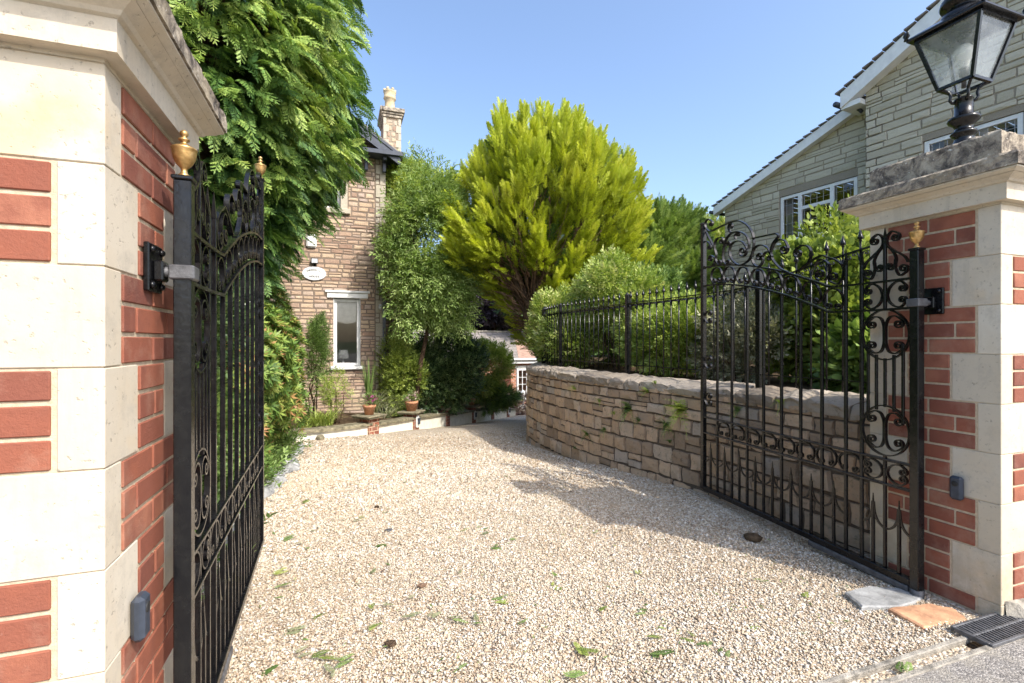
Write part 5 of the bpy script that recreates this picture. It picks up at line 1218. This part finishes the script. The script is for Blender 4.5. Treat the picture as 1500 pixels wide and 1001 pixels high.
bush('shrub', 'narrow upright dark conifer shrub in front of the stone house wall', 'shrub', A(463,520,8.9), (.17,.17,.66), 1500, TL, (.09,.16), 'mid', base=(*A(458,600,8.9)[:2],-1.4), K=16, lr=.5, up=.6)
bush('shrub', 'airy lime shrub below the white house window', 'shrub', A(492,575,8.9), (.24,.22,.50), 600, TL, (.08,.14), 'lime', base=(*A(492,620,8.9)[:2],-1.45), K=12, lr=.36, up=.6)
# behind the railing
bush('shrub', 'tall yellow-green variegated shrub rising above the middle of the railing', 'shrub', (3.95,6.3,.62), (.62,.95,.72), 5600, TT, (.11,.19), 'varieg', base=(3.9,6.2,-.5), K=44, lr=.24)
bush('shrub', 'yellow-green shrub hiding the trunk of the golden conifer', 'shrub', (3.55,7.75,.25), (.42,.5,.62), 2400, TT, (.11,.19), 'varieg', base=(3.55,7.75,-.5), K=22, lr=.36)
bush('shrub', 'leafy shrub spilling through the far end of the railing', 'shrub', (3.40,6.95,.05), (.42,.62,.50), 2400, TT, (.11,.19), 'varieg', base=(3.4,6.95,-.5), K=22, lr=.36)
bush('shrub', 'low yellow-green shrub filling the railing between its middle posts', 'shrub', (3.82,5.0,.04), (.40,.95,.48), 3600, TT, (.11,.18), 'lime', base=(3.8,5.0,-.5), K=24, lr=.34)
bush('shrub', 'dull olive shrub behind the railing post next to the free end of the right gate', 'shrub', (3.98,4.0,.04), (.44,.55,.48), 2600, TT, (.09,.14), 'varieg' if False else 'olive', base=(3.98,4.0,-.5), K=20, lr=.34)
bush('shrub', 'broad-leaved bright shrub behind the bars of the right gate', 'shrub', (4.55,3.30,.28), (.72,.72,.74), 5200, TB, (.09,.165), 'climber', base=(4.5,3.3,-.5), K=20, lr=.36)
bush('shrub', 'shaded broad-leaved shrub low behind the right gate next to the pillar', 'shrub', (4.35,2.85,-.10), (.50,.55,.36), 1500, TB, (.12,.22), 'mid', base=(4.3,2.8,-.5), K=14, lr=.4)
bush('shrub', 'tall loose green shrub under the window of the neighbouring house', 'shrub', (5.9,4.4,.55), (.95,.9,1.05), 2600, TT, (.17,.28), 'climber', base=(5.8,4.3,-.5), K=22, lr=.34)
bush('shrub', 'rounded green shrub between the railing and the golden conifer', 'shrub', (5.3,7.4,.35), (1.1,1.0,.9), 3000, TT, (.15,.25), 'mid', base=(5.2,7.3,-.5), K=22, lr=.36)
# background trees
bush('tree', 'feathery green conifer right of the golden one', 'tree', A(985,395,14), (1.45,1.3,1.75), 4600, TP, (.35,.60), 'tree', base=(*A(985,500,14)[:2],-.6), K=30, lr=.30, up=.25, trunk=.15, shell=.5)
bush('tree', 'yellowish conifer behind the free end of the right gate', 'tree', A(1045,400,17), (1.5,1.4,1.7), 2600, TP, (.45,.8), 'varieg', base=(*A(1045,500,17)[:2],-.6), K=26, lr=.30, up=.3, trunk=.15)
bush('tree', 'green conifer close behind the golden one, low on its right', 'tree', A(930,420,13), (1.2,1.1,1.3), 2600, TP, (.40,.7), 'tree', base=(*A(930,500,13)[:2],-.6), K=26, lr=.30, up=.25, trunk=.13, shell=.5)
bush('tree', 'dark purple copper beech beyond the bungalow roof', 'tree', A(722,440,30), (2.3,2.0,2.4), 3600, TT, (.45,.8), 'purple', base=(*A(722,500,30)[:2],-3.2), K=28, lr=.30, up=.1, trunk=.25)
bush('tree', 'pale silvery green tree left of the copper beech', 'tree', A(672,430,32), (2.6,2.2,2.9), 3000, TL, (.5,.9), 'pale', base=(*A(672,500,32)[:2],-3.2), K=26, lr=.30, up=.1, trunk=.25)
bush('tree', 'dark green tree behind the house corner and its climbers', 'tree', A(610,455,27), (3.0,2.2,2.5), 3200, TT, (.45,.8), 'far', base=(*A(610,500,27)[:2],-3.2), K=26, lr=.30, up=.1, trunk=.25)
bush('tree', 'dark green tree directly behind the golden conifer', 'tree', A(790,430,26), (2.6,2.2,2.6), 3000, TT, (.45,.8), 'far', base=(*A(790,500,26)[:2],-3.2), K=26, lr=.30, up=.1, trunk=.25)
bush('tree', 'round green tree behind the copper beech, on the skyline', 'tree', A(745,455,42), (4.2,3,3.4), 2600, TT, (.8,1.3), 'far', base=(*A(745,500,42)[:2],-3.2), K=26, lr=.30, up=.1, trunk=.3)
bush('tree', 'thin drooping birch at the far corner of the neighbouring house', 'tree', A(1050,330,19), (.55,.5,1.0), 520, TL, (.25,.45), 'pale', base=(*A(1050,500,19)[:2],-.6), K=10, lr=.35, up=-.6, trunk=.08)
def woods(name, x0, x1, y0, y1, n, zc, rz, seed, label):
    P = []; D = []
    for i in range(n):
        t = (i+.5)/n; c = (x0+(x1-x0)*t, y0+(y1-y0)*t+random.uniform(-2,2), zc); r = (random.uniform(3,4.5), 3, rz*random.uniform(.75,1.2)); p, d, _ = lobes(c, r, 12, .36, 700); P.append(p); D.append(d)
    P = np.concatenate(P); D = np.concatenate(D); o = scatter(name, TT, P, frames(D), rng.uniform(.8,1.5,len(P)), FO['far']); tag(o, label, 'woodland', kind='stuff')
woods('woodland', -30, 34, 50, 50, 14, -.6, 3.2, 1, 'distant line of green woodland behind the bungalow and its trees'); woods('woodland', 26, 40, 34, 8, 7, .5, 3.6, 2, 'distant woodland behind the house on the right')
woods('woodland', -14, -26, 26, 6, 6, .5, 4.5, 3, 'distant woodland on the left behind the stone house')

# ------------------------------------------------------------------ strap-leaved plants, grasses
def blades(b, c, n, L, w, lean, droop, rnd=(0,1), seg=6, spread=.05, tilt=None):
    for i in range(n):
        t = random.uniform(0, 6.283) if tilt is None else random.gauss(*tilt); l = L*random.uniform(.6,1.1); ln = lean*random.uniform(.3,1.3); dr = droop*random.uniform(.5,1.3); d = (math.cos(t), math.sin(t)); s = (-d[1], d[0]); x0, y0 = c[0]+random.uniform(-spread,spread), c[1]+random.uniform(-spread,spread); vs = []
        for k in range(seg+1):
            u = k/seg; r_ = l*(ln*u+dr*u*u*.6); z = l*(u*(1-ln*.35)-dr*u*u*.55); ww = w*(1-u**2.2)*.5+.0006; vs += [(x0+d[0]*r_+s[0]*ww,y0+d[1]*r_+s[1]*ww,c[2]+z), (x0+d[0]*r_-s[0]*ww,y0+d[1]*r_-s[1]*ww,c[2]+z)]
        b.add(vs, [(2*k,2*k+1,2*k+3,2*k+2) for k in range(seg)], random.uniform(*rnd))
def clump(name, label, u, v, d, n, L, w, lean, droop, fo, cat='plant', spread=.05, tilt=None, z=None):
    p = A(u, v, d); b = MB(); blades(b, p, n, L, w, lean, droop, spread=spread, tilt=tilt); return tag(b.build(name, FO[fo]), label, cat)
clump('strap_leaf_plant', 'sword-leaved phormium with long pale leaves behind the left end of the planter wall', 418, 622, 8.3, 26, .95, .035, .55, .25, 'strap', spread=.06, tilt=(.5,.8))
clump('grass_clump', 'bushy yellow-green grass clump in the planter under the tall lime shrub', 474, 622, 8.35, 170, .46, .012, .5, .7, 'lime', spread=.16)
clump('grass_clump', 'second yellow-green grass clump just left of the first planter pier', 447, 626, 8.2, 80, .34, .012, .5, .6, 'lime', spread=.10)
clump('spiky_plant', 'upright spiky cordyline in front of the white house window', 540, 592, 9.7, 60, .95, .016, .16, .12, 'mid', spread=.03)
clump('grass_clump', 'arching pale straw grass fountain behind the potted magenta flowers', 548, 605, 9.2, 170, .78, .009, .55, .95, 'strap', spread=.05)
clump('grass_clump', 'low pale grass tuft right of the potted magenta flowers', 566, 612, 9.4, 90, .42, .010, .6, .8, 'strap', spread=.08)

# ------------------------------------------------------------------ pots on the piers
def pot(i, label, fo, h, r, square=False, fn=60, fsz=(.05,.09), dz=.06, dark=False, spread=1.0, mat='terracotta'):
    x, y = PP[i]; z = CAPZ[i]+.001; root = empty('flower_pot', (x,y,z), label, 'flower pot', 'pots on the planter piers'); b = MB()
    if square: b.lathe([(r*1.0,0), (r*1.25,h*.82), (r*1.36,h*.84), (r*1.36,h), (r*1.15,h), (r*1.1,h*.8)], (x,y,z), 4, None, True, .4)
    else: b.lathe([(r*.72,0), (r*.98,h*.75), (r*1.10,h*.78), (r*1.10,h), (r*.95,h), (r*.9,h*.8)], (x,y,z), 22)
    b.build('pot', M[mat], root); P, D, _ = lobes((x,y,z+h+dz), (r*1.3*spread,r*1.3*spread,dz*1.5), 8, .45, fn*4, .8); k = rng.random(len(P)) < .5
    scatter('leaves', TT, P[k], frames(D[k]+np.array((0,0,.5))), rng.uniform(*fsz,k.sum()), FO['mid' if not dark else 'dried'], root); scatter('flowers', TW, P[~k], frames(D[~k]+np.array((0,0,.5))), rng.uniform(fsz[0]*.7,fsz[1]*.7,(~k).sum()), FO[fo], root)
pot(1, 'terracotta pot of magenta heather on the nearest brick pier', 'flower', .17, .105, dz=.075, fn=70)
pot(2, 'round terracotta pot of pale pink flowers on the second pier', 'pink', .20, .125, dz=.07, fn=70)
pot(3, 'square clay pot of withered brown flowers on the third pier', 'dried', .22, .105, True, dz=.09, fn=60, dark=True, mat='orange')
pot(4, 'round clay pot in the shade on the fourth pier', 'pink', .18, .13, dz=.07, fn=40, dark=True, mat='orange')
def yardpot(u, v, d, label, fo, h, r):
    x, y, _ = A(u, v, d); z = -2.70; root = empty('flower_pot', (x,y,z), label, 'flower pot'); b = MB(); b.lathe([(r*.72,0), (r*.98,h*.75), (r*1.1,h*.78), (r*1.1,h), (r*.9,h)], (x,y,z+.003), 20); b.build('pot', M['terracotta'], root)
    P, D, _ = lobes((x,y,z+h+.12), (r*1.5,r*1.5,.2), 8, .45, 260, .8); scatter('plant', TW, P, frames(D), rng.uniform(.10,.18,len(P)), FO[fo], root)
yardpot(752, 585, 19.3, 'terracotta pot with a yellow-green ball plant on the terrace wall of the bungalow', 'lime', .26, .22); yardpot(738, 585, 19.2, 'pot of purple flowers on the terrace wall of the bungalow', 'flower', .20, .18)
x, y, _ = A(766, 585, 19.3); b = MB(); b.lathe([(.12,0), (.12,.05), (.06,.10), (.05,.25), (.10,.34), (.14,.42), (.10,.50), (.07,.55), (.10,.64), (.07,.72), (.01,.76)], (x,y,-2.698), 16); tag(b.build('garden_statue', M['white']), 'small white urn statue on the terrace wall of the bungalow', 'statue')
bush('shrub', 'low flowering plants below the terrace wall of the bungalow', 'shrub', A(755,592,18.3), (.8,.35,.40), 900, TT, (.14,.24), 'pink', K=12, lr=.4)

# ------------------------------------------------------------------ small growth on the wall
def fern(a, z, r, n, fo, label, group='ferns and weeds rooted in the wall'):
    r *= 1.3
    x, y, _ = wpt(a, .03, z); t0 = math.atan2(*(np.array(wpt(a,1,0))-np.array(wpt(a,0,0)))[[1,0]]); b = MB(); b.lathe([(.008,-.012),(.012,0),(.006,.012)],(x,y,z),6)
    for i in range(n):
        t = random.gauss(t0, .75); l = r*random.uniform(.5,1.1); d = np.array((math.cos(t)*.6,math.sin(t)*.6,random.uniform(-.3,.95))); d /= np.linalg.norm(d); s = np.cross(d,(0,0,1)); s /= np.linalg.norm(s)+1e-6; p = np.array((x,y,z)); rr = random.random(); st = [p+d*l*k/6+np.array((0,0,-.45*l*(k/6)**2)) for k in range(7)]; b.add([q+s*o_ for q in st for o_ in (-.0012,.0012)], [(2*k,2*k+1,2*k+3,2*k+2) for k in range(6)], rr)
        for k in range(7):
            u = k/7; c_ = p+d*l*u+np.array((0,0,-.45*l*u*u)); w = l*.20*(1-u)+.004
            for sg_ in (-1,1): e_ = s*sg_*w+d*w*.4; b.add([c_, c_+e_*.5+d*w*.25, c_+e_, c_+e_*.5-d*w*.15], [(0,1,2,3)], rr)
    return tag(b.build('wall_fern', FO[fo]), label, 'fern', group)
SM = 'small green weed tuft growing from the joints of the stone wall'
def wa(u, v, zz):                                   # wall station seen in direction u
    best = min(np.linspace(.2, WL[-1]*.7, 500), key=lambda a: abs(((lambda p: 750+FPX*(CY*p[0]-SY*p[1])/(SY*p[0]+CY*p[1]))(wpt(a,0,0)))-u)); p = wpt(best,0,0); d = SY*p[0]+CY*p[1]; return best, (500-v)*d/FPX
for (u, v, r, n, fo, lb) in [(1003,600,.20,40,'lime','largest fern of the stone wall, yellowish, beside the free end of the right gate'), (925,598,.15,34,'mid','bushy dark green fern in the middle of the stone wall'), (981,622,.12,22,'mid','drooping green fern below and left of the largest wall fern'),
    (952,573,.10,16,'lime',SM), (864,636,.11,20,'mid',SM), (846,569,.10,14,'lime',SM), (881,587,.09,10,'lime',SM), (889,628,.08,12,'mid',SM), (938,615,.08,12,'mid',SM), (808,553,.09,12,'mid',SM), (963,560,.07,9,'lime',SM), (1085,600,.10,16,'mid',SM), (1150,590,.08,12,'lime',SM), (903,605,.06,8,'lime',SM), (984,646,.06,8,'mid',SM), (846,655,.05,8,'mid',SM)]:
    a, z = wa(u, v, 0); fern(a, z, r, n, fo, lb)

# ------------------------------------------------------------------ litter on the gravel
def sprig(u, v, fo, sc, ang, label, kind='conifer_sprig'):
    g_ = -1.27
    for _ in range(3): d = -g_*FPX/(v-500); p = A(u, v, d); g_ = g0(p[1])
    k = rng.integers(0,3); n = 2; sc *= .72; Pn = np.array([(p[0]+random.uniform(-.02,.02),p[1]+random.uniform(-.02,.02),g_+.012+.006*j) for j in range(n)]); Dn = np.array([(math.cos(ang+random.uniform(-.5,.5)),math.sin(ang+random.uniform(-.5,.5)),.05) for j in range(n)])
    v_, q_ = TS[k]; v2 = v_.copy(); v2[:,2] *= .25; v2[:,1] *= .6
    o = scatter(kind, [(v2, q_)], Pn, frames(Dn, None, .15), np.array([sc*random.uniform(.6,1) for _ in range(n)]), FO[fo]); tag(o, label, 'sprig', 'fallen sprigs on the gravel'); return o
GL = 'fallen green conifer sprig lying on the pale gravel'; BL = 'dried brownish conifer sprig lying on the pale gravel'
for u, v, s_, a_ in [(548,802,.16,.2), (460,968,.17,0), (490,978,.13,.4), (380,998,.14,.9), (700,777,.12,.3), (745,794,.08,.1), (717,803,.13,-.2), (720,806,.10,.5), (400,843,.15,.5), (415,793,.18,.6), (445,738,.14,.7), (812,850,.10,1.2), (815,870,.08,1), (745,885,.10,2.8), (880,900,.10,.3), (950,960,.16,-.4), (860,972,.16,1.3), (830,998,.15,.2), (765,920,.08,.5), (660,908,.13,-.3), (510,727,.09,.4), (1325,990,.14,.2), (600,722,.08,0), (870,782,.05,0), (1060,965,.10,.6), (940,845,.07,1.5), (405,862,.10,.2), (520,765,.07,0)]: sprig(u, v, random.choice(['mid','mid','climber']), s_, a_, GL)
for _ in range(34):
    v = 500+random.uniform(.0,1)**.8*480+25
    if v > 670: sprig(random.uniform(420,1150) if v < 850 else random.uniform(380,1250), v, random.choice(['mid','climber','strap']), random.uniform(.07,.13), random.uniform(0,3.1), GL)
for u, v, s_, a_ in [(590,905,.16,.1), (630,910,.13,.6), (430,800,.15,.3), (655,725,.10,0), (700,915,.15,1.3), (930,700,.08,.2), (555,890,.12,-.2), (600,880,.10,.1), (480,748,.08,.5), (760,706,.10,.1)]: sprig(u, v, 'strap', s_*.7, a_, BL)
def ongravel(u, v):
    g_ = -1.27
    for _ in range(3): d = -g_*FPX/(v-500); p = A(u, v, d); g_ = g0(p[1])
    return p[0], p[1], g_
def chip(u, v, w, m, nm, label, cat, h=.012):
    x, y, z = ongravel(u, v); b = MB(); a = random.uniform(0,3); pts = [(w*random.uniform(.7,1)*math.cos(a+k*6.283/6), w*random.uniform(.45,.8)*math.sin(a+k*6.283/6)) for k in range(6)]; b.flat(pts, h, lambda p, q, t: (x+p,y+q,z+.008+t)); return tag(b.build(nm, m), label, cat)
chip(570,779,.030,M['darkmetal'],'stone','dark flat stone chip alone on the gravel between the gates','stone'); chip(552,746,.024,M['bark'],'fir_cone','small brown fir cone on the gravel near the left gate','cone',.02)
chip(618,860,.030,M['twig'],'dead_leaf','curled brown dead leaf in the middle of the gravel','leaf',.006); chip(573,946,.032,M['bark'],'dead_leaf','narrow dark dead leaf near the bottom of the gravel','leaf',.008)
x, y, z = ongravel(1103,790); b = MB(); b.lathe([(.05,0), (.06,.02), (.03,.035), (.001,.04)], (x,y,z), 9); tag(b.build('clod', M['soil']), 'dark clod of earth in the shadow in front of the right gate', 'clod')
x, y, z = ongravel(469,644); b = MB(); b.lathe([(.05,0), (.07,.03), (.05,.07), (.001,.09)], (x,y,z), 9); tag(b.build('stone', M['moss']), 'brown round stone at the foot of the cream planter wall', 'stone')
# ivy and rough stones along the left edge of the drive
b = MB()
for i in range(26):
    y = 3.6+4.4*i/26+random.uniform(-.05,.05); x = -.66-.05*math.sin(y*2)+random.uniform(-.04,.04)+.08*(y > 6); r_ = random.uniform(.05,.10); b.lathe([(r_,-.05), (r_*1.05,.02), (r_*.8,.05), (r_*.3,.075)], (x,y,g0(y)), 7, None, True, random.random()*3)
struct(b.build('edging_stones', M['greyslab']))
n = 900; yy = rng.uniform(2.6,8.0,n); xx = -.86+rng.normal(0,.13,n); Pn = np.stack([xx,yy,np.array([g0(v) for v in yy])+.08+rng.random(n)*.10], 1); o = scatter('ground_cover', TT, Pn, frames(np.stack([rng.normal(.4,.5,n),rng.normal(0,.5,n),rng.random(n)*.8], 1)), rng.uniform(.10,.17,n), FO['mid']); tag(o, 'ivy and low weeds along the left edge of the drive', 'ground cover', kind='stuff')

n = 2600; d = 1.7+rng.power(1.6,n)*6; u = rng.uniform(330,1300,n); X = (u-750)/FPX*d; x = CY*X+SY*d; y = -SY*X+CY*d; k = (x > -.6) & (x < 2.6) & (y > 1.5) & (y < 8); x, y = x[k], y[k]
t_n = T([leafquad((0,0,0),(1,0,0),1,.22,.05)]); Pn = np.stack([x,y,np.array([g0(v) for v in y])+.013],1); th = rng.uniform(0,6.283,len(x))
o = scatter('leaf_litter', [t_n], Pn, frames(np.stack([np.cos(th),np.sin(th),.05*rng.normal(size=len(x))],1),None,.2), rng.lognormal(math.log(.016),.5,len(x)), FO['dried'], None, None, np.clip(rng.random(len(x)),0,1)); tag(o, 'tiny brown leaf and bark scraps strewn over the gravel', 'leaf litter', kind='stuff')
n = 900; x = rng.uniform(-.55,2.6,n); y = 1.5+rng.random(n)**1.3*6; Pn = np.stack([x,y,np.array([g0(v) for v in y])+.013],1); th = rng.uniform(0,6.283,n)
o = scatter('needle_litter', [t_n], Pn, frames(np.stack([np.cos(th),np.sin(th),.05*rng.normal(size=n)],1),None,.2), rng.lognormal(math.log(.020),.4,n), FO['mid']); tag(o, 'tiny green conifer scraps strewn over the gravel', 'leaf litter', kind='stuff')
